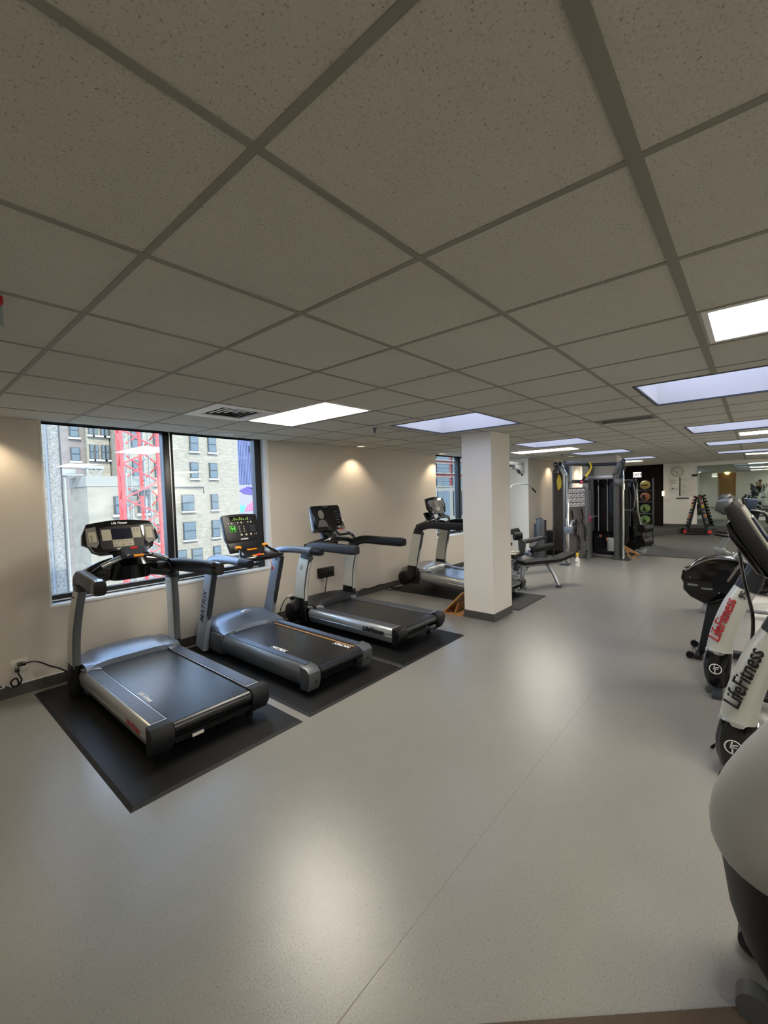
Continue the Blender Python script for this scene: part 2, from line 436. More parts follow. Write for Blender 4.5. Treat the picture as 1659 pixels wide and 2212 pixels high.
# troffers
labs = ['bright rectangular troffer light beside the white air diffuser', 'bright rectangular troffer light nearest the camera at the right edge', 'long bright troffer light beyond the column, above the lat pulldown', 'bright troffer between skylights of the right-hand row', 'farthest bright troffer of the right-hand row', 'small bright troffer above the dark back corner'] + ['unseen ceiling troffer over the red-lettered elliptical and ergometer side', 'unseen ceiling troffer over the low weight bench side', 'unseen ceiling troffer behind the camera near the wooden door wall', 'ceiling troffer over the rubber floor near the mirror', 'ceiling troffer closest to the mirror']
for i, (a, b, c, d) in enumerate(TRO):
    t = thing('ceiling_light', labs[i], 'ceiling light', ((a+b)/2, (c+d)/2, H), 0, 'fluorescent troffers')
    hx, hy = (b-a)/2, (d-c)/2; z1 = .03
    mb = MB(); e = .012
    for s in (-1, 1):
        mb.box((s*(hx-e)-e, -hy, -.004), (s*(hx-e)+e, hy, z1)); mb.box((-hx+2*e, s*(hy-e)-e, -.004), (hx-2*e, s*(hy-e)+e, z1))
    mb.build('frame', 'vent_white', t, 0)
    MB().box((-hx, -hy, z1), (hx, hy, z1+.08)).build('housing', 'vent_white', t, 0)
    MB().box((-hx+.02, -hy+.02, z1-.025), (hx-.02, hy-.02, z1-.012)).build('diffuser', 'troffer', t, 0)
# supply air diffuser
a, b, c, d = VEN[0]
t = thing('air_vent', 'white square ceiling air diffuser with stepped louvres', 'vent', ((a+b)/2, (c+d)/2, H))
h = .2925; mb = MB()
for s in (-1, 1):
    mb.box((min(s*.20, s*.2925), -.30, -.006), (max(s*.20, s*.2925), .30, .006)); mb.box((-.20, min(s*.20, s*.30), -.006), (.20, max(s*.20, s*.30), .006))
mb.build('frame', 'vent_white', t, 0)
MB().box((-h, -h, .12), (h, h, .13)).build('backing', 'vent_inside', t, 0)
for k in range(4):
    mb = MB(); r = .190-.046*k; q = r-.016
    for u, v in (((1, 0), (0, 1)), ((0, 1), (-1, 0)), ((-1, 0), (0, -1)), ((0, -1), (1, 0))):
        P = lambda R, s, z: (u[0]*R+v[0]*s*R, u[1]*R+v[1]*s*R, z)
        mb.face([P(r, -1, .003), P(r, 1, .003), P(q, 1, 0), P(q, -1, 0)])
    mb.build('louvre', 'vent_white', t, 0)
mb = MB()
for s in (-1, 1): mb.box((min(s*.20, s*.205), -.205, .006), (max(s*.20, s*.205), .205, .12)); mb.box((-.2, min(s*.20, s*.205), .006), (.2, max(s*.20, s*.205), .12))
mb.build('duct_collar', 'vent_inside', t, 0)
a, b, c, d = VEN[1]
t = thing('air_return', 'long narrow metallic return grille in the ceiling before the blue skylights', 'vent', ((a+b)/2, (c+d)/2, H))
MB().box((-.15, -.29, .03), (.15, .29, .035)).build('damper', 'galv', t, 0)
mb = MB()
for s in (-1, 1): mb.box((s*.14-.012, -.29, -.003), (s*.14+.012, .29, .03)); mb.box((-.15, s*.28-.012, -.003), (.15, s*.28+.012, .03))
mb.build('frame', 'tee', t, 0)
# wall washers
DL = [(0.55, 4.80), (2.72, 4.80), (5.05, 4.80), (7.42, 4.80), (11.95, 4.07), (14.4, 4.07), (11.05, 3.41)]
dll = ['recessed wall-washer downlight left of the near window', 'recessed downlight above the near window head', 'recessed wall-washer downlight between the two windows', 'recessed wall-washer downlight at the corner of the second window', 'recessed wall-washer downlight beyond the lat pulldown', 'farthest recessed wall-washer downlight', 'glowing round recessed downlight over the cable machine']
for i, (x, y) in enumerate(DL):
    t = thing('downlight', dll[i], 'downlight', (x, y, H), 0, 'round recessed downlights')
    MB().lathe([(.085, .003), (.085, -.004), (.062, -.006), (.058, .003)], n=28).build('trim_ring', 'white_trim', t)
    MB().lathe([(.001, -.001), (.058, -.001), (.058, .003), (.001, .003)], n=28).build('lens', 'lens_warm' if i != 1 else 'paper', t)
    if i in (1, 6): continue
    l = bpy.data.lights.new('downlight_lamp', 'SPOT'); l.energy = SPOT; l.color = (1, .80, .55); l.spot_size = math.radians(112); l.spot_blend = .65; l.shadow_soft_size = .012
    o = bpy.data.objects.new('downlight_lamp', l); C.objects.link(o); o.parent = t; o.location = (0, 0, -.03)
# sprinkler
for x, y, lb in ((3.79, 3.37, 'small sprinkler head hanging near the first skylight'), (10.2, 3.35, 'tiny far sprinkler head by the cable machine')):
    t = thing('sprinkler', lb, 'sprinkler', (x, y, H))
    MB().lathe([(.03, 0), (.03, -.006), (.012, -.01), (.011, -.035), (.004, -.045)]).build('escutcheon', 'gunmetal', t)
    MB().lathe([(.02, -.048), (.02, -.051), (.002, -.052)]).build('deflector', 'gunmetal', t)
# red exit sign corner at left edge of the ceiling
t = thing('exit_sign', 'dark red edge of a ceiling sign at the left edge', 'sign', (.24, 2.11, H))
MB().box((-.25, -.03, -.03), (.085, .03, 0), .004).build('canopy', 'logo_red', t)
MB().box((-.25, -.004, -.10), (.085, .004, -.03)).build('panel', 'pane_clear', t, 0)

# ------------------------------------------------------------------ floor mats
def floor_mat(label, x0, x1, y0, y1, z=.012, group='black rubber equipment mats'):
    t = thing('floor_mat', label, 'mat', ((x0+x1)/2, (y0+y1)/2, 0), 0, group)
    a, b = (x1-x0)/2, (y1-y0)/2; e = .025
    MB().loft([[(-a, -b, 0), (a, -b, 0), (a, b, 0), (-a, b, 0)], [(-a+e, -b+e, z), (a-e, -b+e, z), (a-e, b-e, z), (-a+e, b-e, z)]]).build('bevelled_edge', 'mat_edge', t, 0)
    MB().box((-a+e, -b+e, z-.004), (a-e, b-e, z+.0006)).build('surface', 'mat_black', t, 0)
floor_mat('black rubber mat under the nearest treadmill', .80, 2.005, 2.60, 4.93)
floor_mat('black rubber mat under the silver-hooded middle treadmill', 2.075, 3.255, 2.61, 4.93)
floor_mat('black rubber mat under the treadmill with the screen', 3.26, 4.445, 2.61, 4.93)
floor_mat('black rubber mat under the far treadmill behind the column', 5.80, 6.85, 2.515, 4.93)
MZ = .0125
Y0 = 3.85
def yl(y): return y-Y0

def lf_logo(parent, o, xd, yd, r, m='logo_white'):
    """circle with two slanted strokes, as on the machines"""
    xd, yd = V(xd).normalized(), V(yd).normalized(); z = xd.cross(yd)
    M = Matrix((xd, yd, z)).transposed().to_4x4(); M.translation = V(o)
    mb = MB(); n = 28
    for k in range(n):
        a, b = 2*PI*k/n, 2*PI*(k+1)/n
        mb.face([(r*math.cos(a), r*math.sin(a), 0), (r*math.cos(b), r*math.sin(b), 0), (.84*r*math.cos(b), .84*r*math.sin(b), 0), (.84*r*math.cos(a), .84*r*math.sin(a), 0)])
    for pts in ([(-.05, .8), (.15, .8), (-.25, .02), (-.4, .02)], [(-.4, .1), (-.45, -.12), (.1, -.12), (.1, .1)], [(.1, .35), (.62, .35), (.62, .17), (.05, .17)], [(.1, .35), (-.02, .35), (-.42, -.85), (-.22, -.85)], [(.0, .0), (.42, .0), (.42, -.16), (-.05, -.16)]):
        mb.face([(x*r*.95, y*r*.95, 0) for x, y in pts])
    return mb.build('logo', m, parent, 0, M)

def deck_parts(t, hw, bw, yr, yf, z, rail, cap, panel, style):
    """side rails, rear caps, belt, common to the treadmills; y local; z = frame top"""
    for s in (-1, 1):
        if style == 'rib':
            prof = [(bw+.012, z), (hw-.03, z), (hw, z-.03), (hw+.004, z-.13), (hw-.035, z-.19), (bw+.02, z-.17)]
        else:
            prof = [(bw+.012, z), (hw-.035, z+.002), (hw-.012, z-.01), (hw+.002, z-.035), (hw+.004, z-.075), (hw-.006, z-.082), (hw+.001, z-.09), (hw-.006, z-.13), (hw-.03, z-.165), (hw-.08, z-.175), (bw+.02, z-.16)]
        prof = [(s*x, q) for x, q in prof]
        MB().prism(prof, 'y', yr+.07, yf, .002).build('side_rail', rail, t, 40)
        if style == 'rib':
            mb = MB(); w0, w1 = bw+.022, hw-.04; n = 5
            for k in range(n):
                a = w0+(w1-w0)*k/n; mb.box((min(s*a, s*(a+(w1-w0)/n*.72)), yr+.10, z), (max(s*a, s*(a+(w1-w0)/n*.72)), yf-.06, z+.007), .002, 1)
            mb.build('foot_rail', panel, t, 30)
        else:
            a, b = bw+.022, hw-.035; y1, y2 = yr+.10, yf-.03; r = .045
            P = [(a, y1), (b, y1)] + [(b-r+r*math.cos(q), y2-r+r*math.sin(q)) for q in [i*PI/10 for i in range(6)]] + [(a, y2)]
            MB().prism([(s*x, y) for x, y in P], 'z', z, z+.004).build('foot_panel', panel, t, 0)
        # rear end cap
        a, b = bw+.004, hw+.008
        pf = [(yr+.075, z+.004), (yr+.01, z), (yr-.022, z-.045), (yr-.012, z-.12), (yr+.03, z-.185), (yr+.08, z-.185)]
        if style == 'rib': pf = [(yr+.12, z+.004), (yr+.03, z-.006), (yr-.008, z-.04), (yr-.01, z-.12), (yr+.02, z-.20), (yr+.12, z-.20)]
        MB().prism(pf, 'x', min(s*a, s*b), max(s*a, s*b), .008).build('end_cap', cap, t, 40)
    # belt with rounded rear
    zc, r = z-.055, .045; pr = [(yf, zc+r)] + [(yr+.035-r*math.sin(q), zc+r*math.cos(q)) for q in [i*PI/8 for i in range(9)]] + [(yf, zc-r)]
    MB().prism(pr, 'x', -bw, bw).build('running_belt', 'belt', t, 50)
    MB().box((-bw+.01, yr+.07, z-.17), (bw-.01, yf, z-.10)).build('deck_frame', 'gloss_black', t, 0)

def feet(t, hw, pts, m='dark_plastic', z0=0.013):
    for x, y, zt in pts:
        MB().cyl((x, y, z0), (x, y, zt), .022).lathe([(.035, z0), (.035, z0+.012), (.015, z0+.02)], (x, y, 0)).build('foot', m, t)

# ---------------------------------------------------------------- treadmill 1 (classic)
def treadmill_classic(cx, label):
    t = thing('treadmill', label, 'treadmill', (cx, Y0, 0)); hw, bw, z = .432, .285, .255
    yr, yf = yl(2.90), yl(4.44)
    deck_parts(t, hw, bw, yr, yf, z, 'silver', 'shell_dark', 'rail_panel', 'plain')
    MB().box((-bw, yr+.005, z-.15), (bw, yr+.02, z-.11)).build('rear_guard', 'gloss_black', t)
    MB().box((-.17, yr-.003, z-.155), (-.09, yr+.006, z-.135)).build('warning_label', 'paper', t, 0)
    feet(t, hw, [(s*.33, y, .1) for s in (-1, 1) for y in (yr+.12, yl(4.5))])
    # motor hood: lofted across the width
    secs = []
    for k in range(25):
        x = -.40+.80*k/24; a = abs(x)/.40
        yb = yl(4.43) - .085*max(0, (a-.45)/.55)**1.5; hh = .092*(1-.5*a**3)
        if a > .72: hh = .05
        pf = [(yb, z-.01), (yb+.004, z+.035*(1 if a < .9 else .6)), (yb+.05, z+.05), (yb+.16, z+hh*.9), (yb+.26, z+hh), (yl(4.80), z+hh*.75), (yl(4.86), z-.02), (yl(4.86), z-.2), (yb, z-.2)]
        secs.append([(x, p[0], p[1]) for p in pf])
    MB().loft(secs).build('motor_hood', 'silver_blue', t, 50)
    for s in (-1, 1):
        MB().prism([(s*.292, yl(4.31)), (s*.30, yl(4.42)), (s*.42, yl(4.46)), (s*.42, yl(4.40))], 'z', z, z+.012, .003).build('corner_trim', 'steel_light', t, 50)
        MB().sweep([(s*.43, yl(4.565), .04), (s*.435, yl(4.56), .14), (s*.432, yl(4.555), .30)], [.052, .05, .044], [.10, .095, .088]).build('upright_foot', 'dark_plastic', t, 50)
        pth = smooth_path([(s*.434, yl(4.555), .27), (s*.432, yl(4.55), .45), (s*.422, yl(4.52), .65), (s*.40, yl(4.475), .86), (s*.385, yl(4.45), .965)], 5)
        u = MB().sweep(pth, .036, .082, p=4.5).build('upright', 'silver_paint', t, 50)
        MB().sweep([q+V((0, -.072, 0)) for q in pth], .031, .013, p=3).build('upright_edge', 'cap_gray', u, 50)  # darker strip paints the shade on the upright's rear face
        for q in (-.03, .02): MB().ball((s*.398-s*0-.037, yl(4.48)+q, .90), .007, 8).build('screw', 'gloss_black', u)
        MB().sweep([(s*.385, yl(4.45), .955), (s*.384, yl(4.45), 1.0)], .041, .088, p=4).build('collar', 'gloss_black', t, 50)
        pth = smooth_path([(s*.384, yl(4.47), .985), (s*.384, yl(4.455), 1.045), (s*.392, yl(4.36), 1.08), (s*.42, yl(4.1), 1.088), (s*.448, yl(3.85), 1.09), (s*.462, yl(3.66), 1.09)], 5)
        n = len(pth)
        MB().sweep(pth, [.040]*(n-3)+[.042, .044, .044], [.09-.028*min(1, i/8) for i in range(n-3)]+[.062, .062, .058], p=3.6).build('handrail', 'graphite', t, 50)
        MB().sweep([(s*.461, yl(3.67), 1.09), (s*.466, yl(3.615), 1.09)], [.049, .042], [.063, .054], p=3.6).build('handrail_cap', 'gloss_black', t, 50)
    # cross arch
    pth = smooth_path([(-.37, yl(4.44), 1.03), (-.25, yl(4.44), 1.085), (0, yl(4.44), 1.125), (.25, yl(4.44), 1.085), (.37, yl(4.44), 1.03)], 6)
    n = len(pth); MB().sweep(pth, .05, [.07+.03*(1-abs(2*i/(n-1)-1)**2) for i in range(n)], side=(0, 1, 0), p=3).build('cross_arch', 'gloss_black', t, 50)
    for s in (-1, 1):
        MB().tube(smooth_path([(s*.35, yl(4.33), 1.08), (s*.27, yl(4.25), 1.16), (s*.12, yl(4.22), 1.225), (s*.05, yl(4.23), 1.24)]), .019, 14).build('grip_bar', 'gloss_black', t)
        MB().tube(smooth_path([(s*.27, yl(4.243), 1.168), (s*.2, yl(4.228), 1.2), (s*.13, yl(4.22), 1.226)]), .0205, 14).build('pulse_sensor', 'chrome', t)
        MB().box((s*.25-.05, yl(4.30), 1.06), (s*.25+.05, yl(4.40), 1.13), .02).build('grip_bracket', 'dark_plastic', t)
    MB().sweep([(0, yl(4.40), 1.02), (0, yl(4.36), 1.13), (0, yl(4.42), 1.25)], [.17, .15, .13], [.05, .06, .03]).build('console_neck', 'gloss_black', t)
    A = rotx(math.radians(38), (0, yl(4.26), 1.255)); kp = MB().box((-.105, yl(4.19), 1.245), (.105, yl(4.33), 1.275), .018, 3, A).build('keypad', 'graphite', t)
    MB().box((-.085, yl(4.21), 1.274), (.085, yl(4.31), 1.278), .001, 1, A).build('keypad_face', 'gunmetal', kp)
    MB().box((-.03, yl(4.285), 1.277), (.03, yl(4.312), 1.281), 0, 1, A).build('stop_button', 'red', kp, 0)
    MB().box((-.03, yl(4.185), 1.268), (.05, yl(4.207), 1.281), 0, 1, A).build('safety_clip', 'orange', kp, 0)
    # console: local x, z' on a tilted plane
    T = Matrix.Translation((-.012, yl(4.47), 1.24)) @ Matrix.Rotation(math.radians(-19), 4, 'X')
    out = [(-.19, 0), (.19, 0), (.255, .035), (.275, .085), (.325, .115), (.315, .20), (.27, .30)] + [(.27-.54*i/8, .30+.028*math.sin(PI*i/8)) for i in range(1, 8)] + [(-.27, .30), (-.315, .20), (-.325, .115), (-.275, .085), (-.255, .035)]
    MB().prism(out, 'y', 0, .06, .012, T).build('console', 'gloss_black', t, 40)
    f = lambda name, x0, x1, z0, z1, m, y=-.003, bev=.0: MB().box((x0, y, z0), (x1, y+.004, z1), bev, 1, T).build(name, m, t, 0)
    MB().prism([(-.175, .05), (.175, .05), (.185, .10), (.175, .255), (0, .27), (-.175, .255), (-.185, .10)], 'y', -.002, .004, .0, T).build('console_face', 'dark_plastic', t, 0)
    MB().prism([(-.29, .10), (-.22, .07), (-.195, .11), (-.205, .27), (-.285, .255)], 'y', -.003, .004, 0, T).build('side_panel', 'key_gray', t, 0)
    MB().prism([(.29, .10), (.22, .07), (.195, .11), (.205, .27), (.285, .255)], 'y', -.003, .004, 0, T).build('side_panel', 'key_gray', t, 0)
    f('screen', -.085, .085, .135, .235, 'screen', -.006)
    f('key_panel', -.165, -.088, .13, .235, 'key_beige', -.005); f('key_panel', .088, .165, .135, .24, 'key_beige', -.005)
    f('key_panel', -.085, .09, .06, .13, 'key_beige', -.005); f('key_panel', -.27, -.21, .125, .22, 'key_beige', -.005); f('key_panel', .21, .27, .125, .235, 'key_beige', -.005)
    for k in range(3): f('key', -.255, -.24, .135+.02*k, .145+.02*k, 'ink', -.007)
    for k in range(5): f('key', -.075+.034*k, -.063+.034*k, .112, .118, 'ink', -.007)
    for k in range(3): f('key', -.07+.06*k, -.055+.06*k, .075, .083, 'ink', -.007)
    for k in range(4): f('key', .105+.03*(k % 2), .115+.03*(k % 2), .195+.02*(k//2), .203+.02*(k//2), 'ink', -.007)
    text('console_lettering', 'Life Fitness', .03, T @ V((-.075, -.003, .283)), T.to_3x3() @ V((1, 0, 0)), T.to_3x3() @ V((0, 0, 1)), 'logo_white', t, .3, bold=.001)
    text('belt_lettering', 'Life Fitness', .05, (-.27, yl(3.58), z-.009), (0, -1, 0), (1, 0, 0), 'logo_white', t, .3, bold=.001)
    text('rail_lettering', 'Life Fitness', .055, (-hw-.008, yl(3.32), z-.078), (0, -1, 0), (0, 0, 1), 'logo_red', t, .3, bold=.001)
    return t
treadmill_classic(1.465, 'nearest silver treadmill with wide beige-button console in front of the window')

# ---------------------------------------------------------------- treadmill 2 (silver hood)
def treadmill_hooded(cx, label):
    t = thing('treadmill', label, 'treadmill', (cx, Y0, 0)); hw, bw, z = .392, .265, .245
    yr, yf = yl(2.86), yl(4.36)
    deck_parts(t, hw, bw, yr, yf, z, 'rail_gray', 'cap_gray', 'rail_rib', 'rib')
    feet(t, hw, [(s*.3, y, .08) for s in (-1, 1) for y in (yr+.15, yl(4.5))])
    for s in (-1, 1):
        MB().cyl((s*(bw+.06), yr-.011, z-.12), (s*(bw+.06), yr-.004, z-.12), .009).build('cap_screw', 'gloss_black', t)
        MB().prism([(s*(hw+.006), yl(4.30)), (s*(hw+.006), yl(4.78)), (s*(bw), yl(4.82)), (s*bw, yl(4.30))], 'z', .05, z+.012, .012).build('base_shroud', 'rail_gray', t, 40)
    secs = []
    for k in range(29):
        x = -.385+.77*k/28; a = abs(x)/.385
        yb = yl(4.27) + .09*(1-a**2); hh = .155*(1-.25*a**2-.35*a**6)
        pf = [(yb, z-.02), (yb+.003, z+.018), (yb+.03, z+.038*(1-.4*a)), (yb+.13, z+hh*.72), (yb+.27, z+hh), (yl(4.72), z+hh*.86), (yl(4.80), z+hh*.3), (yl(4.82), z-.18), (yb, z-.18)]
        secs.append([(x, p[0], p[1]) for p in pf])
    MB().loft(secs).build('motor_hood', 'silver_blue', t, 60)
    MB().ball((0, 0, 0), 1, 20, (.062, .026, .012)).build('badge', 'chrome', t, 60, Matrix.Translation((.02, yl(4.50), z+.152)) @ Matrix.Rotation(.30, 4, 'X'))
    for s in (-1, 1):
        pth = [(s*.425, yl(4.69), .06), (s*.425, yl(4.66), .18), (s*.425, yl(4.55), .5), (s*.425, yl(4.42), .88), (s*.425, yl(4.385), 1.0)]
        u = MB().sweep(pth, .037, [.10, .088, .078, .078, .08], p=6).build('upright', 'silver_matte', t, 50)
        MB().sweep([V(q)+V((0, -.070, 0)) for q in pth[1:]], .032, .014, p=3).build('upright_edge', 'gunmetal', u, 50)  # shaded rear side of the upright, put in as a dark strip
        for q in (-.03, .02): MB().ball((s*.425-.038, yl(4.44)+q, .95), .006, 8).build('screw', 'gloss_black', u)
        pth = smooth_path([(s*.42, yl(4.42), .985), (s*.415, yl(4.38), 1.05), (s*.415, yl(4.28), 1.085), (s*.43, yl(4.05), 1.10), (s*.44, yl(3.75), 1.095)], 5); n = len(pth)
        MB().sweep(pth, .045, [.085-.045*min(1, i/9) for i in range(n)], p=3).build('handrail', 'silver_blue', t, 50)
        MB().sweep([(s*.44, yl(3.76), 1.095), (s*.44, yl(3.66), 1.093), (s*.441, yl(3.61), 1.09)], [.047, .046, .04], [.042, .04, .034], p=3).build('handrail_cap', 'dark_plastic', t, 50)
    text('upright_lettering', 'MATRIX', .105, (-.463, yl(4.565), .36), (0, -.30, .95), (0, 1, 0), 'logo_black', t, .1, bold=.0015)
    # tray and cross structure
    MB().prism([(-.40, yl(4.46)), (.40, yl(4.46)), (.37, yl(4.24)), (.18, yl(4.12)), (-.18, yl(4.12)), (-.37, yl(4.24))], 'z', 1.02, 1.075, .02).build('tray', 'dark_plastic', t, 40)
    for s in (-1, 1):
        MB().lathe([(.055, 1.077), (.048, 1.08), (.04, 1.05), (.001, 1.05)], (s*.30, yl(4.33), 0)).build('cup_holder', 'gloss_black', t)
        MB().tube([(s*.25, yl(4.10), 1.08), (s*.19, yl(4.20), 1.13), (s*.17, yl(4.27), 1.165)], .014).build('grip_lever', 'gloss_black', t)
        MB().box((s*.17-.035, yl(4.26), 1.155), (s*.17+.035, yl(4.30), 1.19), .012, 2, rotx(.5, (0, yl(4.28), 1.17))).build('thumb_switch', 'orange', t)
    MB().tube(smooth_path([(-.33, yl(4.25), 1.05), (-.25, yl(4.08), 1.065), (0, yl(4.02), 1.08), (.25, yl(4.08), 1.065), (.33, yl(4.25), 1.05)]), .022, 14).build('grip_bar', 'gloss_black', t)
    A = rotx(math.radians(25), (0, yl(4.2), 1.09))
    MB().box((-.13, yl(4.12), 1.08), (.13, yl(4.34), 1.10), .01, 2, A).build('control_pad', 'dark_plastic', t)
    MB().box((-.075, yl(4.14), 1.10), (.075, yl(4.165), 1.108), .003, 1, A).build('speed_keys', 'orange', t)
    MB().box((-.02, yl(4.13), 1.104), (.03, yl(4.17), 1.114), .003, 1, A).build('stop_button', 'red', t)
    MB().box((-.06, yl(4.28), 1.10), (.06, yl(4.30), 1.106), 0, 1, A).build('incline_keys', 'orange', t)
    T = Matrix.Translation((-.01, yl(4.38), 1.20)) @ Matrix.Rotation(math.radians(-20), 4, 'X')
    MB().prism([(-.2, -.09), (.2, -.09), (.215, .02), (-.215, .02)], 'y', .0, .05, .012, T).build('reading_rack', 'dark_plastic', t, 40)
    out = [(-.205, .03), (.205, .03), (.222, .07), (.218, .33)] + [(.21-.42*i/6, .345+.012*math.sin(PI*i/6)) for i in range(7)] + [(-.218, .33), (-.222, .07)]
    MB().prism(out, 'y', .0, .035, .008, T).build('console', 'dark_plastic', t, 40)
    MB().prism([(x*1.0, q) for x, q in out], 'y', .03, .075, .02, T).build('console_back', 'steel_light', t, 40)
    f = lambda name, x0, x1, z0, z1, m, y=-.003: MB().box((x0, y, z0), (x1, y+.004, z1), 0, 1, T).build(name, m, t, 0)
    f('screen', -.13, .13, .27, .325, 'screen_dark')
    for k in range(9): f('display_bar', -.11+.024*k, -.096+.024*k, .28, .29+.004*(k*5 % 7), 'ball_green', -.005)
    f('brand_square', -.155, -.085, .145, .215, 'logo_green', -.004); f('brand_square_inner', -.149, -.091, .151, .209, 'screen_dark', -.006)
    text('console_lettering', 'M', .06, T @ V((-.142, -.008, .16)), T.to_3x3() @ V((1, 0, 0)), T.to_3x3() @ V((0, 0, 1)), 'logo_green', t, bold=.003)
    text('console_lettering', 'MATRIX', .026, T @ V((-.05, -.003, .045)), T.to_3x3() @ V((1, 0, 0)), T.to_3x3() @ V((0, 0, 1)), 'logo_white', t, bold=.0006)
    for x, q, r in [(-.16, .245, .009), (-.12, .245, .009), (-.045, .25, .009), (0, .25, .011), (.085, .25, .009), (.125, .25, .009), (-.03, .105, .013), (.03, .105, .013), (.09, .105, .013), (.14, .105, .007), (.165, .105, .007)] + [(-.04+.06*a, .145+.028*b, .007) for a in range(2) for b in range(3)]:
        MB().cyl(T @ V((x, -.001, q)), T @ V((x, -.006, q)), r, n=14).build('button', 'key_beige', t)
    for k in range(5): f('menu_line', .09, .165, .14+.016*k, .145+.016*k, 'gunmetal', -.004)
    MB().box((bw-.028, yr+.09, z-.010), (bw-.004, yf-.10, z-.0045)).build('worn_belt_edge', 'tan_strip', t, 0)
    text('belt_lettering', 'MATRIX', .062, (-bw+.012, yl(3.62), z-.0085), (0, -1, 0), (1, 0, 0), 'logo_white', t, bold=.002)
    text('belt_lettering', 'MATRIX', .062, (bw-.035, yl(2.97), z-.0085), (0, 1, 0), (-1, 0, 0), 'logo_white', t, bold=.002)
    MB().tube(smooth_path([(.13, yl(4.15), 1.05), (.14, yl(4.13), .98), (.15, yl(4.12), .93)]), .0025, 6).build('safety_cord', 'red', t)
    MB().box((.143, yl(4.11), .90), (.157, yl(4.13), .935), .003).build('safety_clip', 'red', t)
    return t
treadmill_hooded(2.675, 'middle silver-grey treadmill with rounded hood and tan-edged belt')

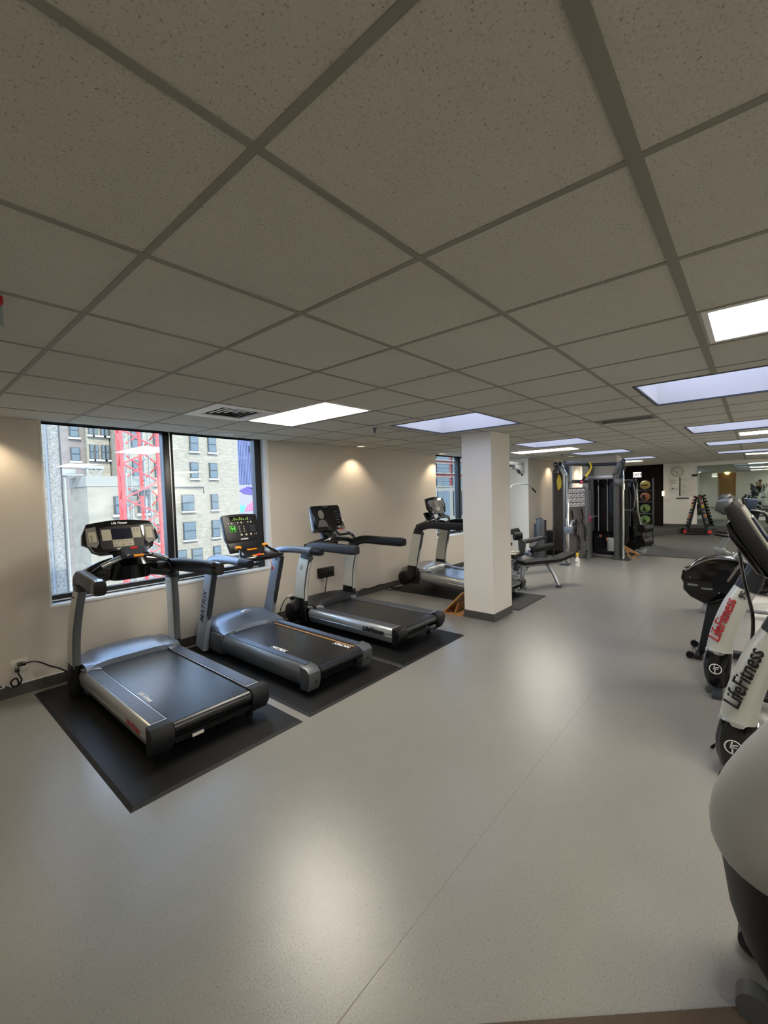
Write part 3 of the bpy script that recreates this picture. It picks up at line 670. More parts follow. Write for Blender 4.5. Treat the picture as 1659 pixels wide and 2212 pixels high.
# ---------------------------------------------------------------- treadmills 3 and 4 (black arms, broad blades)
def treadmill_blade(cx, label, kind, dz=0, tilt=0, arm_dz=0):
    t = thing('treadmill', label, 'treadmill', (cx, Y0, 0)); hw, bw, z = .448, .285, .26
    yr, yf = yl(2.87), yl(4.34)
    before = set(bpy.data.objects)
    deck_parts(t, hw, bw, yr, yf, z, 'silver', 'dark_plastic', 'rail_panel', 'plain')
    MB().box((-bw, yr+.005, z-.15), (bw, yr+.02, z-.11)).build('rear_guard', 'gloss_black', t)
    secs = []
    for k in range(25):
        x = -.40+.80*k/24; a = abs(x)/.40
        yb = yl(4.34) - .09*max(0, (a-.5)/.5)**1.5; hh = .072*(1-.35*a**3)
        pf = [(yb, z-.01), (yb+.01, z+.03), (yb+.06, z+.05), (yb+.16, z+hh*.85), (yb+.28, z+hh), (yl(4.72), z+hh*.8), (yl(4.80), z-.0), (yl(4.80), z-.17), (yb, z-.17)]
        secs.append([(x, p[0], p[1]) for p in pf])
    MB().loft(secs).build('motor_hood', 'graphite' if kind == 'tv' else 'steel_light', t, 60)
    for s in (-1, 1):
        MB().prism([(s*.292, yl(4.22)), (s*.30, yl(4.36)), (s*.43, yl(4.42)), (s*.435, yl(4.34))], 'z', z, z+.03, .006).build('corner_trim', 'steel_light', t, 50)
    if tilt:
        T = Matrix.Translation((0, yr+.1, .1)) @ Matrix.Rotation(tilt, 4, 'X') @ Matrix.Translation((0, -yr-.1, -.1))
        for o in set(bpy.data.objects)-before:
            if o.type == 'MESH': o.data.transform(T)
    feet(t, hw, [(s*.3, y, .09) for s in (-1, 1) for y in (yr+.12,)])
    ft = yl(4.36)-yr; dzf = ft*math.sin(tilt)
    for s in (-1, 1):
        b = MB().sweep([(s*.445, yl(4.50), .10+dzf*.5), (s*.445, yl(4.50), .22+dzf), (s*.44, yl(4.495), .395+dzf*.6)], [.052, .05, .046], [.13, .12, .105], p=3.5).build('upright_foot', 'gloss_black', t, 50)
        MB().lathe([(.001, -.05), (.10, -.05), (.125, -.03), (.125, .03), (.10, .05), (.001, .05)], (s*.445, yl(4.68), .17+dzf*.5), 28, 'x').build('front_roller_cover', 'dark_plastic', t, 40)
        pth = smooth_path([(s*.44, yl(4.495), .37+dzf*.6), (s*.436, yl(4.48), .55), (s*.43, yl(4.44), .75), (s*.425, yl(4.38), .935+dz)], 5)
        u = MB().sweep(pth, .033, [.115-.012*i/(len(pth)-1) for i in range(len(pth))], p=4.5).build('upright', 'silver_paint', t, 50)
        n = len(pth)
        MB().sweep([q+V((0, -.096, 0)) for q in pth], .030, .012, p=3).build('upright_edge', 'gunmetal', u, 50)  # dark strip stands for the unlit rear face of the blade
        if kind == 'tv':
            if s < 0: lf_logo(u, (-.466, yl(4.44), .80), (0, -1, 0), (0, 0, 1), .034, 'silver')
        else:
            for q in (-.02, .03): MB().ball((s*.43-s*.034 if s > 0 else s*.43-.033, yl(4.40)+q, .84+dz), .012, 10).build('bolt', 'chrome', u)
        a0 = arm_dz
        pth = smooth_path([(s*.425, yl(4.37), .915+dz), (s*.425, yl(4.36), .985+dz), (s*.427, yl(4.29), 1.05+a0), (s*.43, yl(4.12), 1.085+a0), (s*.436, yl(3.80), 1.082+a0), (s*.44, yl(3.44), 1.078+a0)], 6); n = len(pth)
        MB().sweep(pth, .041, [.105-.048*min(1, i/11) for i in range(n-1)]+[.046], p=4).build('handrail', 'dark_plastic' if s > 0 else 'graphite', t, 50)  # left rail coloured lighter to stand for the sheen on its top
    a0 = arm_dz
    MB().sweep(smooth_path([(-.41, yl(4.38), 1.06+a0), (-.25, yl(4.36), 1.10+a0), (0, yl(4.34), 1.12+a0), (.25, yl(4.36), 1.10+a0), (.41, yl(4.38), 1.06+a0)]), .06, .035, side=(0, 1, 0)).build('cross_arch', 'gloss_black', t, 50)
    for s in (-1, 1):
        MB().tube(smooth_path([(s*.33, yl(4.28), 1.08+a0), (s*.26, yl(4.18), 1.13+a0), (s*.12, yl(4.12), 1.20+a0), (s*.04, yl(4.14), 1.21+a0)]), .021, 14).build('grip_bar', 'gloss_black', t)
        MB().tube(smooth_path([(s*.23, yl(4.16), 1.148+a0), (s*.17, yl(4.137), 1.178+a0), (s*.12, yl(4.12), 1.20+a0)]), .022, 14).build('pulse_sensor', 'chrome', t)
    A = rotx(math.radians(35), (0, yl(4.15), 1.22+a0)); kp = MB().box((-.09, yl(4.09), 1.21+a0), (.09, yl(4.21), 1.24+a0), .015, 3, A).build('keypad', 'dark_plastic', t)
    MB().box((-.07, yl(4.11), 1.238+a0), (.07, yl(4.19), 1.243+a0), 0, 1, A).build('keypad_face', 'steel_light' if kind == 'tv' else 'gunmetal', kp)
    if kind == 'tv': MB().box((-.02, yl(4.17), 1.24+a0), (.03, yl(4.195), 1.247+a0), 0, 1, A).build('stop_button', 'red', kp)
    MB().sweep([(0, yl(4.42), 1.04+a0), (-.0, yl(4.40), 1.15+a0), (0, yl(4.46), 1.27+a0)], [.17, .12, .14], [.05, .04, .03]).build('console_neck', 'gloss_black', t)
    if kind == 'tv':
        T = Matrix.Translation((0, yl(4.36), 1.235)) @ Matrix.Rotation(math.radians(-17), 4, 'X')
        out = [(-.255, .0), (.255, .0), (.28, .03), (.255, .34), (.235, .36), (-.235, .36), (-.255, .34), (-.28, .03)]
        MB().prism(out, 'y', 0, .03, .008, T).build('console', 'gloss_black', t, 40)
        MB().prism([(x, q) for x, q in out], 'y', .025, .075, .02, T).build('console_back', 'steel_light', t, 40)
        sc_ = MB().box((-.225, -.003, .06), (.225, .002, .325), 0, 1, T).build('screen', 'screen_dark', t, 0)
        # faint picture of a white-haired head on the screen
        hd = []
        for k in range(18): a = 2*PI*k/18; hd.append((-.11+.05*math.cos(a), .235+.062*math.sin(a)))
        MB().prism(hd, 'y', -.0045, -.003, 0, T).build('picture', 'key_gray', sc_, 0)
        MB().prism([(-.2, .065), (-.02, .065), (-.05, .14), (-.10, .17), (-.17, .15)], 'y', -.004, -.003, 0, T).build('picture', 'board_gray', sc_, 0)
        for k in range(5): MB().box((.15, -.004, .1+.04*k), (.2, -.003, .115+.04*k), 0, 1, T).build('menu_line', 'gunmetal', sc_, 0)
        text('console_lettering', 'Life Fitness', .022, T @ V((-.06, -.002, .335)), T.to_3x3() @ V((1, 0, 0)), T.to_3x3() @ V((0, 0, 1)), 'steel_light', t, .3)
        text('rail_lettering', 'LifeFitness', .075, (-hw-.008, yl(3.38), z-.085), (0, -1, 0), (0, 0, 1), 'logo_black', t, .3, bold=.002)
    else:
        T = Matrix.Translation((0, yl(4.22), 1.34)) @ Matrix.Rotation(math.radians(-17), 4, 'X')
        out = [(-.18, 0), (.18, 0), (.235, .03), (.25, .08), (.28, .11), (.25, .28)] + [(.25-.50*i/8, .28+.028*math.sin(PI*i/8)) for i in range(1, 8)] + [(-.25, .28), (-.28, .11), (-.25, .08), (-.235, .03)]
        MB().prism(out, 'y', 0, .06, .012, T).build('console', 'gloss_black', t, 40)
        f = lambda name, x0, x1, z0, z1, m, y=-.004: MB().box((x0, y, z0), (x1, y+.004, z1), 0, 1, T).build(name, m, t, 0)
        MB().prism([(-.16, .03), (.16, .03), (.17, .24), (-.17, .24)], 'y', -.002, .004, 0, T).build('console_face', 'graphite', t, 0)
        f('screen', -.06, .06, .13, .21, 'key_gray'); f('key_panel', -.13, -.07, .12, .22, 'board_gray'); f('key_panel', .07, .13, .12, .22, 'board_gray')
        f('key_panel', -.06, .06, .05, .12, 'key_beige'); f('key_panel', -.22, -.18, .12, .24, 'key_gray'); f('key_panel', .18, .22, .12, .24, 'key_gray')
        text('console_lettering', 'Life Fitness', .02, T @ V((-.05, -.003, .275)), T.to_3x3() @ V((1, 0, 0)), T.to_3x3() @ V((0, 0, 1)), 'logo_white', t, .3)
    return t
treadmill_blade(3.945, 'black-armed treadmill with a dark television screen, before the second wall glow', 'tv')
treadmill_blade(6.395, 'far black-armed treadmill half hidden behind the square column', 'led', .09, math.radians(3.6), .075)

# ---------------------------------------------------------------- outlets, cords on the wall
def outlet(label, x, z, y=WY, d=(0, -1)):
    t = thing('wall_outlet', label, 'outlet', (x, y, z), 0, 'white wall outlets')
    MB().box((-.058, -.006, -.06), (.058, 0, .06), .003).build('cover_plate', 'white_plastic', t)
    for s in (-1, 1): MB().box((-.02, -.0075, s*.025-.013), (.02, -.005, s*.025+.013), .004).build('socket', 'paper', t)
outlet('white wall outlet with black plugs at the far left', .725, .27)
outlet('white wall outlet behind the middle treadmill hood', 3.73, .258)
def cord(label, pts, r=.006, plug=None, name='extension_cord', m='gloss_black'):
    t = thing(name, label, 'cord', pts[0]); o = V(pts[0])
    MB().tube(smooth_path([V(p)-o for p in pts], 6), r, 8).build('cable', m, t)
    if plug:
        MB().box(V(plug[0])-o, V(plug[1])-o, .006).build('plug', 'gloss_black', t)
cord('black cord from the left outlet to the nearest treadmill', [(.735, 4.97, .285), (.80, 4.95, .295), (.86, 4.95, .27), (.93, 4.94, .215), (1.0, 4.93, .17), (1.08, 4.90, .10)], .007, ((.705, 4.965, .27), (.765, 5.014, .30)))
cord('coiled black cord hanging from the left outlet off the picture edge', [(.70, 4.985, .24), (.715, 4.97, .19), (.725, 4.96, .15), (.70, 4.955, .11), (.665, 4.955, .115), (.65, 4.96, .155), (.69, 4.965, .175), (.70, 4.96, .12), (.66, 4.97, .10), (.60, 4.97, .13), (.52, 4.97, .135), (.42, 4.97, .12), (.3, 4.97, .05), (.1, 4.97, .01)], .007, ((.685, 4.97, .225), (.72, 5.014, .255)))
cord('black cord looping from the outlet behind the middle treadmill', [(3.73, 4.965, .27), (3.66, 4.95, .30), (3.58, 4.95, .28), (3.50, 4.93, .20), (3.44, 4.9, .10), (3.40, 4.86, .03)], .006, ((3.70, 4.96, .25), (3.80, 5.014, .29)))
cord('black cord lying by the far treadmill base', [(6.0, 4.80, .02), (5.86, 4.86, .03), (5.74, 4.84, .02), (5.70, 4.92, .03), (5.84, 4.97, .03), (5.96, 4.93, .02), (5.78, 4.88, .04)], .008)
cord('black cord lying along the baseboard', [(4.86, 4.96, .03), (5.1, 4.97, .115), (5.2, 4.985, .125), (5.36, 4.98, .10), (5.6, 4.985, .115), (5.72, 4.96, .11)], .008)
t = thing('power_box', 'black box mounted on the wall behind the screen treadmill', 'box', (4.38, WY, .535))
MB().box((-.145, -.07, -.075), (.145, 0, .075), .006).build('case', 'dark_plastic', t); MB().box((.02, -.078, -.06), (.05, -.07, .075), .002).build('ridge', 'gloss_black', t)
cord('grey and black cords hanging from the wall box', [(4.38, 4.96, .46), (4.37, 4.97, .38), (4.34, 4.97, .25), (4.34, 4.97, .13), (4.32, 4.93, .03)], .007)
cord('pale conduit cord below the wall box', [(4.35, 5.0, .46), (4.345, 5.0, .25), (4.345, 5.0, .11)], .011, m='white_plastic')
# slant board leaning at the column
t = thing('slant_board', 'wooden slant board on the floor against the column', 'slant board', (5.085, 3.315, 0), -PI/2+.06)
MB().box((0, .0, 0), (.285, .38, .018), .002).build('base_board', 'wood', t)
MB().box((0, 0, 0), (.41, .38, .02), .002, 1, Matrix.Translation((.0, .0, .014)) @ Matrix.Rotation(math.radians(-46), 4, 'Y')).build('standing_board', 'wood', t)
MB().box((0, .02, 0), (.016, .30, .17), .002, 1, Matrix.Translation((.13, .04, .016)) @ Matrix.Rotation(math.radians(20), 4, 'Y')).build('support', 'wood', t)
for k in range(3): MB().box((.06+.05*k, .04, .018), (.07+.05*k, .34, .021)).build('notch', 'dark_plastic', t, 0)

# ------------------------------------------------------------------ ellipticals at the right edge
def elliptical(x, y, label, lettering, col, model=None, back=0):
    """x,y = centre of the front foot; machine extends towards -y"""
    t = thing('elliptical_trainer', label, 'elliptical', (x, y, 0))
    MB().loft([[(a*w_, yy, zz) for a in (-1,) for w_ in (1,)] for yy, zz in ((0, 0),)] , caps=False) if False else None
    # black shroud foot
    secs = []
    for zz, hy, hx, oy in ((.045, .05, .055, .02), (.07, .075, .07, .02), (.14, .09, .082, .025), (.22, .095, .088, .025), (.30, .092, .086, .015), (.345, .086, .080, .01)):
        secs.append([(hx*math.copysign(abs(math.cos(q))**.6, math.cos(q)), oy+hy*math.copysign(abs(math.sin(q))**.6, math.sin(q)), zz) for q in [2*PI*k/24 for k in range(24)]])
    MB().loft(secs).build('front_shroud', 'gloss_black', t, 50)
    for s in (-1, 1):
        MB().cyl((s*.09-.012, .065, .032), (s*.09+.012, .065, .032), .032).build('transport_wheel', 'wheel_gray', t)
    MB().box((-.20, -.02, .0), (.20, .05, .045), .01).build('front_foot', 'gunmetal', t)
    # silver column
    pth = smooth_path([(0, .015, .315), (0, -.015, .50), (0, -.08, .72), (0, -.165, .90)], 6); n = len(pth)
    MB().sweep(pth, [.078-.008*i/(n-1) for i in range(n)], [.088-.012*i/(n-1) for i in range(n)], p=2.4, n=28).build('column', 'silver_paint', t, 60)
    MB().sweep([(0, .013, .325), (0, .010, .35)], .083, .092, p=2.4, n=28).build('column_ring', 'chrome', t, 60)
    MB().sweep(smooth_path([(0, -.158, .88), (0, -.20, .98), (0, -.25, 1.12)], 4), .075, [.08]*4+[.07]*5, p=2.6, n=24).build('column_collar', 'graphite', t, 60)
    q = V((-.088, -.10, .44))
    text('column_lettering', lettering, .112, (-.083, .012, .43), (0, -.30, .95), (0, .95, .30), col, t, .25, ext=.009, bold=.0, sx=.80)
    if model: text('column_lettering', model, .075, (-.078, -.150, .80), (0, -.43, .9), (0, .9, .43), 'logo_black', t, .2, ext=.009, sx=.75)
    lf_logo(t, (-.092, .03, .21), (0, -.97, .22), (0, .22, .97), .043)
    # console, tilted, user side towards -y
    T = Matrix.Translation((0, -.065-back, 1.40)) @ Matrix.Rotation(math.radians(-29), 4, 'X')
    MB().prism([(-.02, -.27), (.02, -.27), (.045, -.10), (.05, .10), (.03, .235), (-.02, .245), (-.03, .20)], 'x', -.20, .29, .012, T).build('console', 'pad_black', t, 40)
    MB().prism([(.0, .205), (.05, .20), (.075, .245), (.04, .285), (-.01, .265)], 'x', -.19, .28, .01, T).build('console_cap', 'gunmetal', t, 40)
    MB().prism([(.045, -.20), (.085, -.15), (.095, .08), (.07, .15), (.045, .16)], 'x', -.12, .22, .015, T).build('console_back', 'gloss_black', t, 40)
    MB().prism([(-.028, -.22), (-.018, -.22), (-.028, .20), (-.042, .20)], 'x', -.17, .26, .004, T).build('console_face', 'key_gray', t, 30)
    MB().box((-.09, -.050, -.02), (.18, -.036, .13), .003, 1, T).build('screen', 'screen', t)
    MB().sweep([(0, -.25, 1.08), (0, -.21-back*.5, 1.17), (0, -.13-back, 1.28)], [.06, .08, .09], .04).build('console_neck', 'dark_plastic', t, 50)
    # fixed handles
    for s in (-1, 1):
        MB().tube(smooth_path([(s*.10, -.30, 1.06), (s*.22, -.36, 1.10), (s*.24, -.48, 1.18), (s*.22, -.55, 1.27)]), .018, 12).build('fixed_handle', 'pad_black', t)
        MB().tube(smooth_path([(s*.30, -.75, .36), (s*.31, -.62, .75), (s*.30, -.52, 1.15), (s*.27, -.58, 1.42), (s*.26, -.62, 1.60)]), .02, 12).build('moving_arm', 'silver', t)
        MB().tube([(s*.265, -.605, 1.40), (s*.26, -.62, 1.62)], .024, 12).build('arm_grip', 'pad_black', t)
        MB().tube([(s*.24, -.15, .11), (s*.24, -1.75, .10)], .028, 12).build('side_rail', 'dark_plastic', t)
        MB().sweep([(s*.22, -.75, .34), (s*.22, -1.25, .28), (s*.22, -1.6, .34)], .03, .025).build('pedal_beam', 'steel_light', t)
        MB().box((s*.22-.08, -1.30, .29), (s*.22+.08, -.92, .34), .015).build('pedal', 'dark_plastic', t)
    MB().lathe([(.001, -.10), (.24, -.10), (.30, -.06), (.30, .06), (.24, .10), (.001, .10)], (0, -1.62, .34), 28, 'x').build('drive_cover', 'dark_plastic', t)
    MB().box((-.33, -1.82, 0), (.33, -1.74, .06), .01).build('rear_foot', 'gunmetal', t)
    MB().box((-.05, -1.5, .05), (.05, -.05, .12), .01).build('spine', 'gunmetal', t)
    return t
elliptical(3.20, .05, 'nearer elliptical at the right edge with black script on its silver column', 'LifeFitness', 'logo_black')
elliptical(4.46, .20, 'second elliptical from the camera, red script on its silver column', 'LifeFitness', 'logo_red', '95x', .10)
def hang(label, pts, r=.007):
    t = thing('hanging_cable', label, 'cable', pts[0]); o = V(pts[0])
    MB().tube(smooth_path([V(p)-o for p in pts], 6), r, 8).build('cable_run', 'gloss_black', t)
hang('black cable hanging down between the two ellipticals', [(3.40, .07, 1.33), (3.50, .045, 1.12), (3.55, -.0, .85), (3.58, .03, .5), (3.52, .10, .32), (3.45, .14, .10), (3.42, .2, .012)], .010)
t = thing('power_supply', 'small black cord adapter on the floor by the nearer elliptical foot', 'adapter', (3.10, .135, 0))
MB().box((-.02, -.015, 0), (.03, .015, .02), .004).build('adapter_body', 'gloss_black', t)
MB().tube(smooth_path([(0, 0, .01), (-.03, -.03, .03), (-.02, -.06, .012), (.0, -.09, .006)]), .004, 6).build('lead', 'gloss_black', t)

# rounded grey cowl at the right edge, closest to the camera
t = thing('arc_trainer', 'large rounded grey and black machine cowl at the bottom right, closest machine', 'cardio machine', (1.875, -.155, 0))
def cowl(rows, name, m, n=32, e=2.3):
    secs = []
    for zz, y_, hy, hx in rows:
        secs.append([(hx*math.copysign(abs(math.cos(q))**(2/e), math.cos(q)), y_+hy*math.copysign(abs(math.sin(q))**(2/e), math.sin(q)), zz) for q in [2*PI*k/n for k in range(n)]])
    return MB().loft(secs).build(name, m, t, 60)
cowl([(.485, -.02, .268, .228), (.52, -.02, .285, .24), (.57, -.02, .29, .245), (.64, -.025, .285, .24), (.72, -.045, .275, .225), (.82, -.075, .255, .205), (.92, -.115, .235, .18), (1.0, -.15, .215, .16), (1.06, -.175, .19, .14)], 'upper_cowl', 'shell_gray')
cowl([(.085, -.05, .16, .15), (.12, -.045, .18, .17), (.20, -.035, .215, .195), (.30, -.028, .24, .215), (.50, -.02, .262, .224)], 'lower_cowl', 'shell_dark')
MB().box((-.148, .195, .535), (-.132, .222, .548), .002).build('vent_slot', 'gloss_black', t)
MB().ball((-.03, -.18, 1.10), .07, 20, (1, 1, .75)).build('cap', 'key_beige', t)
for s in (-1, 1):
    MB().cyl((s*.13-.03, .14, .05), (s*.13+.03, .14, .05), .05, n=24).build('transport_wheel', 'wheel_gray', t)
    MB().box((s*.13-.02, -.1, .03), (s*.13+.02, .14, .09), .008).build('wheel_bracket', 'shell_dark', t)
MB().box((-.28, -.12, 0), (.28, -.04, .05), .012).build('front_foot', 'shell_dark', t)
MB().box((-.06, -1.5, .03), (.06, -.1, .12), .02).build('base_beam', 'shell_gray', t)
MB().box((-.3, -1.55, 0), (.3, -1.45, .05), .012).build('rear_foot', 'shell_dark', t)
for s in (-1, 1):
    MB().box((s*.17-.07, -1.15, .25), (s*.17+.07, -.75, .29), .012).build('pedal', 'dark_plastic', t)
    MB().tube(smooth_path([(s*.17, -.95, .26), (s*.24, -.6, .5), (s*.25, -.48, .9), (s*.24, -.55, 1.35)]), .02, 10).build('moving_arm', 'silver', t)

# arm ergometer behind the ellipticals
t = thing('arm_ergometer', 'black hand-crank ergometer with round cover on a pedestal, behind the red-lettered elliptical', 'ergometer', (5.35, .20, 0))
P = [(.36, .78), (.345, .86), (.30, .88), (.25, .95), (.16, 1.0), (.04, 1.02), (-.10, 1.0), (-.22, .93), (-.34, .88), (-.36, .80), (-.30, .70), (-.05, .64), (.10, .56), (.16, .54), (.28, .60), (.34, .67), (.34, .74)]
MB().prism(P, 'x', -.13, .13, .02).build('drive_housing', 'gloss_black', t, 40)
MB().prism([(.26, .885), (.20, .935), (.12, .975), (.02, .99), (-.10, .975), (-.22, .915), (-.28, .885), (-.08, .83), (.06, .80)], 'x', -.142, -.128, .004).build('side_window', 'screen_dark', t, 30)
mb = MB(); arc = smooth_path([(-.135, .32, .86), (-.135, .24, .93), (-.135, .13, .99), (-.135, .02, 1.005), (-.135, -.12, .985), (-.135, -.24, .92)]); mb.tube(arc, .008, 8).build('rim_trim', 'chrome', t)
MB().lathe([(.11, -.145), (.11, -.13), (.095, -.13), (.095, -.15)], (0, .0, .775), 28, 'x').build('hub_ring', 'dark_plastic', t)
lf_logo(t, (-.148, .0, .775), (0, -1, 0), (0, 0, 1), .06, 'gunmetal')
for yy, zz in ((.28, .80), (-.11, .82), (.05, .67)): MB().cyl((-.136, yy, zz), (-.13, yy, zz), .008, n=12).build('screw', 'chrome', t)
MB().box((-.134, .22, .715), (-.129, .30, .735)).build('spec_label', 'steel_light', t, 0); MB().box((-.134, .10, .69), (-.129, .19, .705)).build('spec_label', 'steel_light', t, 0)
MB().prism([(.13, .64), (-.10, .64), (-.02, .04), (.22, .04)], 'x', -.07, .07, .01).build('pedestal', 'shell_dark', t, 30)
MB().box((-.22, .17, .0), (.22, .24, .05), .01).build('front_foot', 'gloss_black', t)
for s in (-1, 1): MB().cyl((s*.2-.015, .27, .035), (s*.2+.015, .27, .035), .035).build('transport_wheel', 'dark_plastic', t)
MB().box((-.05, -1.0, .02), (.05, .2, .08), .01).build('base_beam', 'shell_dark', t); MB().box((-.28, -1.05, 0), (.28, -.97, .05), .01).build('rear_foot', 'gloss_black', t)
for s in (-1, 1):
    MB().tube([(s*.15, -.02, .80), (s*.20, -.02, .80), (s*.20, -.12, 1.0)], .013, 10).build('crank_arm', 'chrome', t)
    MB().tube([(s*.20, -.12, 1.0), (s*.32, -.12, 1.0)], .017, 10).build('crank_grip', 'pad_black', t)
MB().tube([(.0, -.05, .98), (.0, -.15, 1.12)], .02, 10).build('console_post', 'silver', t)

# stationary bike and reclining machine further back
t = thing('spin_bike', 'chrome-tubed stationary bike between the ergometer and the rubber floor', 'stationary bike', (7.3, .05, 0))
MB().tube([(0, .20, 1.02), (0, .30, .84)], .028).build('handlebar_stem', 'steel_light', t)
MB().box((-.05, .24, .80), (.05, .36, .86), .012).build('clamp', 'steel_light', t)
MB().tube([(0, .30, .84), (0, .08, .70), (0, -.35, .40)], .03).build('main_tube', 'steel_light', t)
MB().tube([(0, .30, .84), (0, .42, .32), (0, .45, .06)], .028).build('fork', 'steel_light', t)
MB().lathe([(.001, -.02), (.23, -.02), (.23, .02), (.001, .02)], (0, .38, .34), 32, 'x').build('flywheel', 'steel_light', t)
MB().tube([(0, -.35, .40), (0, -.42, .85)], .026).build('seat_post', 'chrome', t)
MB().sweep([(0, -.30, .90), (0, -.42, .91), (0, -.52, .92)], [.03, .07, .09], [.02, .03, .03]).build('saddle', 'pad_black', t)
for yy in (.45, -.55): MB().box((-.25, yy-.035, 0), (.25, yy+.035, .05), .01).build('foot_bar', 'steel_light', t)
MB().tube([(0, .45, .05), (0, -.55, .05)], .025).build('base_tube', 'steel_light', t); MB().tube([(0, -.35, .40), (0, -.5, .05)], .025).build('rear_stay', 'steel_light', t)
MB().tube([(-.12, .14, .78), (.0, .16, .80), (.12, .14, .78)], .014).build('resistance_lever', 'chrome', t)
MB().tube(smooth_path([(-.22, .34, 1.06), (-.2, .22, 1.04), (0, .20, 1.03), (.2, .22, 1.04), (.22, .34, 1.06)]), .016).build('handlebar', 'pad_black', t)
for s in (-1, 1):
    MB().box((s*.12-.035, -.04 if s > 0 else -.22, .3), (s*.12+.035, .06 if s > 0 else -.12, .32), .005).build('pedal', 'dark_plastic', t)
t = thing('stair_climber', 'far machine with blue-grey sloped console and black arched rail at the right edge', 'cardio machine', (8.9, .0, 0))
MB().prism([(.10, 1.30), (-.03, 1.30), (-.05, 1.46), (.09, 1.47)], 'x', -.08, .15, .01).build('console', 'pad_blue', t, 30)
MB().prism([(.16, 1.36), (.10, 1.30), (.09, 1.47), (.13, 1.48)], 'x', -.05, .12, .01).build('console_back', 'gloss_black', t, 30)
MB().sweep(smooth_path([(-.1, .15, 1.16), (-.12, .08, 1.27), (-.12, -.03, 1.28), (-.1, -.14, 1.22), (-.08, -.16, 1.10)]), .05, .022).build('hand_rail', 'gloss_black', t)
MB().prism([(.12, 1.26), (-.08, 1.26), (.0, .95), (.08, .95)], 'x', -.06, .06, .01).build('mast_head', 'dark_plastic', t, 30)
MB().box((-.06, -.0, .05), (.06, .10, 1.0), .02).build('mast', 'gunmetal', t)
MB().box((-.25, -.9, 0), (.25, .18, .06), .02).build('base', 'gunmetal', t)
for s in (-1, 1): MB().box((s*.14-.08, -.75, .12), (s*.14+.08, -.4, .16), .01).build('pedal', 'dark_plastic', t); MB().tube([(s*.14, -.6, .12), (s*.1, .02, .4)], .02).build('pedal_arm', 'silver', t)
t = thing('rowing_bench', 'dark low weight bench far at the right edge', 'bench', (11.3, -.22, 0))
MB().box((-.14, -.6, .42), (.14, .16, .48), .02).build('pad', 'pad_black', t)
for yy in (-.5, .08): MB().box((-.03, yy-.03, .04), (.03, yy+.03, .42)).build('post', 'steel_light', t, 0); MB().box((-.22, yy-.03, 0), (.22, yy+.03, .05), .006).build('foot_bar', 'steel_light', t)

# ------------------------------------------------------------------ lat pulldown beyond the column
t = thing('lat_pulldown', 'silver lat pulldown with wide bar, seen past the square column', 'gym machine', (9.15, 4.2, 0))
MB().sweep([(-.15, .35, .0), (-.15, .35, 2.2)], .05, .05, p=6).build('mast', 'post_gray', t)
MB().prism([(.38, 2.31), (-.42, 2.31), (-.42, 2.24), (.36, 2.24)], 'y', -.36, -.28, .006, Matrix.Translation((-.15, .05, 0))).build('boom', 'post_gray', t, 30)
MB().sweep([(-.15, .36, 2.22), (-.12, -.28, 2.27)], .035, .04, p=6).build('boom_arm', 'post_gray', t)
MB().prism([(.16, 2.24), (.20, 2.10), (.12, 2.06), (.0, 2.06), (-.1, 2.14), (-.3, 2.16), (-.3, 2.24)], 'y', -.33, -.25, .006).build('pulley_housing', 'cap_gray', t, 30)
MB().ball((.12, -.29, 2.04), .028, 12).build('cable_stop', 'gloss_black', t)
MB().tube([(.12, -.29, 2.04), (.11, -.29, 1.85)], .012, 8).build('chain_link', 'steel_light', t)
bp = [V((9.78, 3.807, 1.64)), V((9.52, 3.86, 1.825)), V((9.20, 3.915, 1.835)), V((8.90, 3.965, 1.825)), V((8.62, 4.02, 1.64))]; bp = [p-V((9.15, 4.2, 0)) for p in bp]
bar = MB().tube(bp, .014, 10).build('pulldown_bar', 'steel_light', t)
for a, b in ((0, 1), (4, 3)):
    d = (bp[b]-bp[a])*.55; MB().tube([bp[a], bp[a]+d], .018, 10).build('bar_grip', 'pad_black', bar)
MB().box((-.32, -.05, .45), (.1, .3, .52), .02).build('seat', 'pad_black', t)
MB().cyl((-.45, -.12, .78), (.22, -.12, .78), .06).build('thigh_roller', 'pad_black', t)
MB().sweep([(-.12, .1, .05), (-.12, .1, .45)], .04, .04, p=6).build('seat_post', 'post_gray', t)
MB().box((-.3, -.2, 0), (-.2, .5, .07), .01).build('base_rail', 'post_gray', t); MB().box((-.0, -.2, 0), (.10, .5, .07), .01).build('base_rail', 'post_gray', t)
# leg machine in front of it
t = thing('leg_curl_machine', 'silver leg curl machine with round black roller pads beside the column', 'gym machine', (8.55, 3.45, 0))
MB().box((.0, .20, .02), (.07, .27, .82), .01).build('upright', 'steel_light', t)
MB().prism([(.08, .45), (-.02, .45), (-.05, .68), (.04, .74), (.10, .68)], 'x', -.36, -.32, .01).build('side_plate', 'post_gray', t, 40)
MB().cyl((-.30, .22, .78), (-.20, .10, .78), .085, n=24).build('knee_pad', 'pad_black', t)
MB().sweep([(-.20, .12, .70), (-.16, .10, .45)], .04, .05).build('pad_arm', 'post_gray', t)
MB().sweep([(-.25, .05, .69), (.35, -.10, .71)], .028, .028).build('lever_tube', 'post_gray', t)
MB().tube([(-.3, .03, .66), (.0, -.05, .67), (.5, -.13, .70)], .032).build('upper_roller', 'pad_black', t)
MB().cyl((.02, -.0, .475), (.42, -.30, .535), .07, n=20).build('lower_roller', 'pad_black', t)
MB().tube([(.0, .02, .47), (.10, -.05, .60), (.14, -.07, .70)], .026).build('swing_arm', 'steel_light', t)
MB().ball((-.02, .02, .48), .03, 12).build('roller_end', 'chrome', t)
MB().box((-.55, .1, .36), (-.05, .42, .43), .02).build('seat_pad', 'pad_black', t)
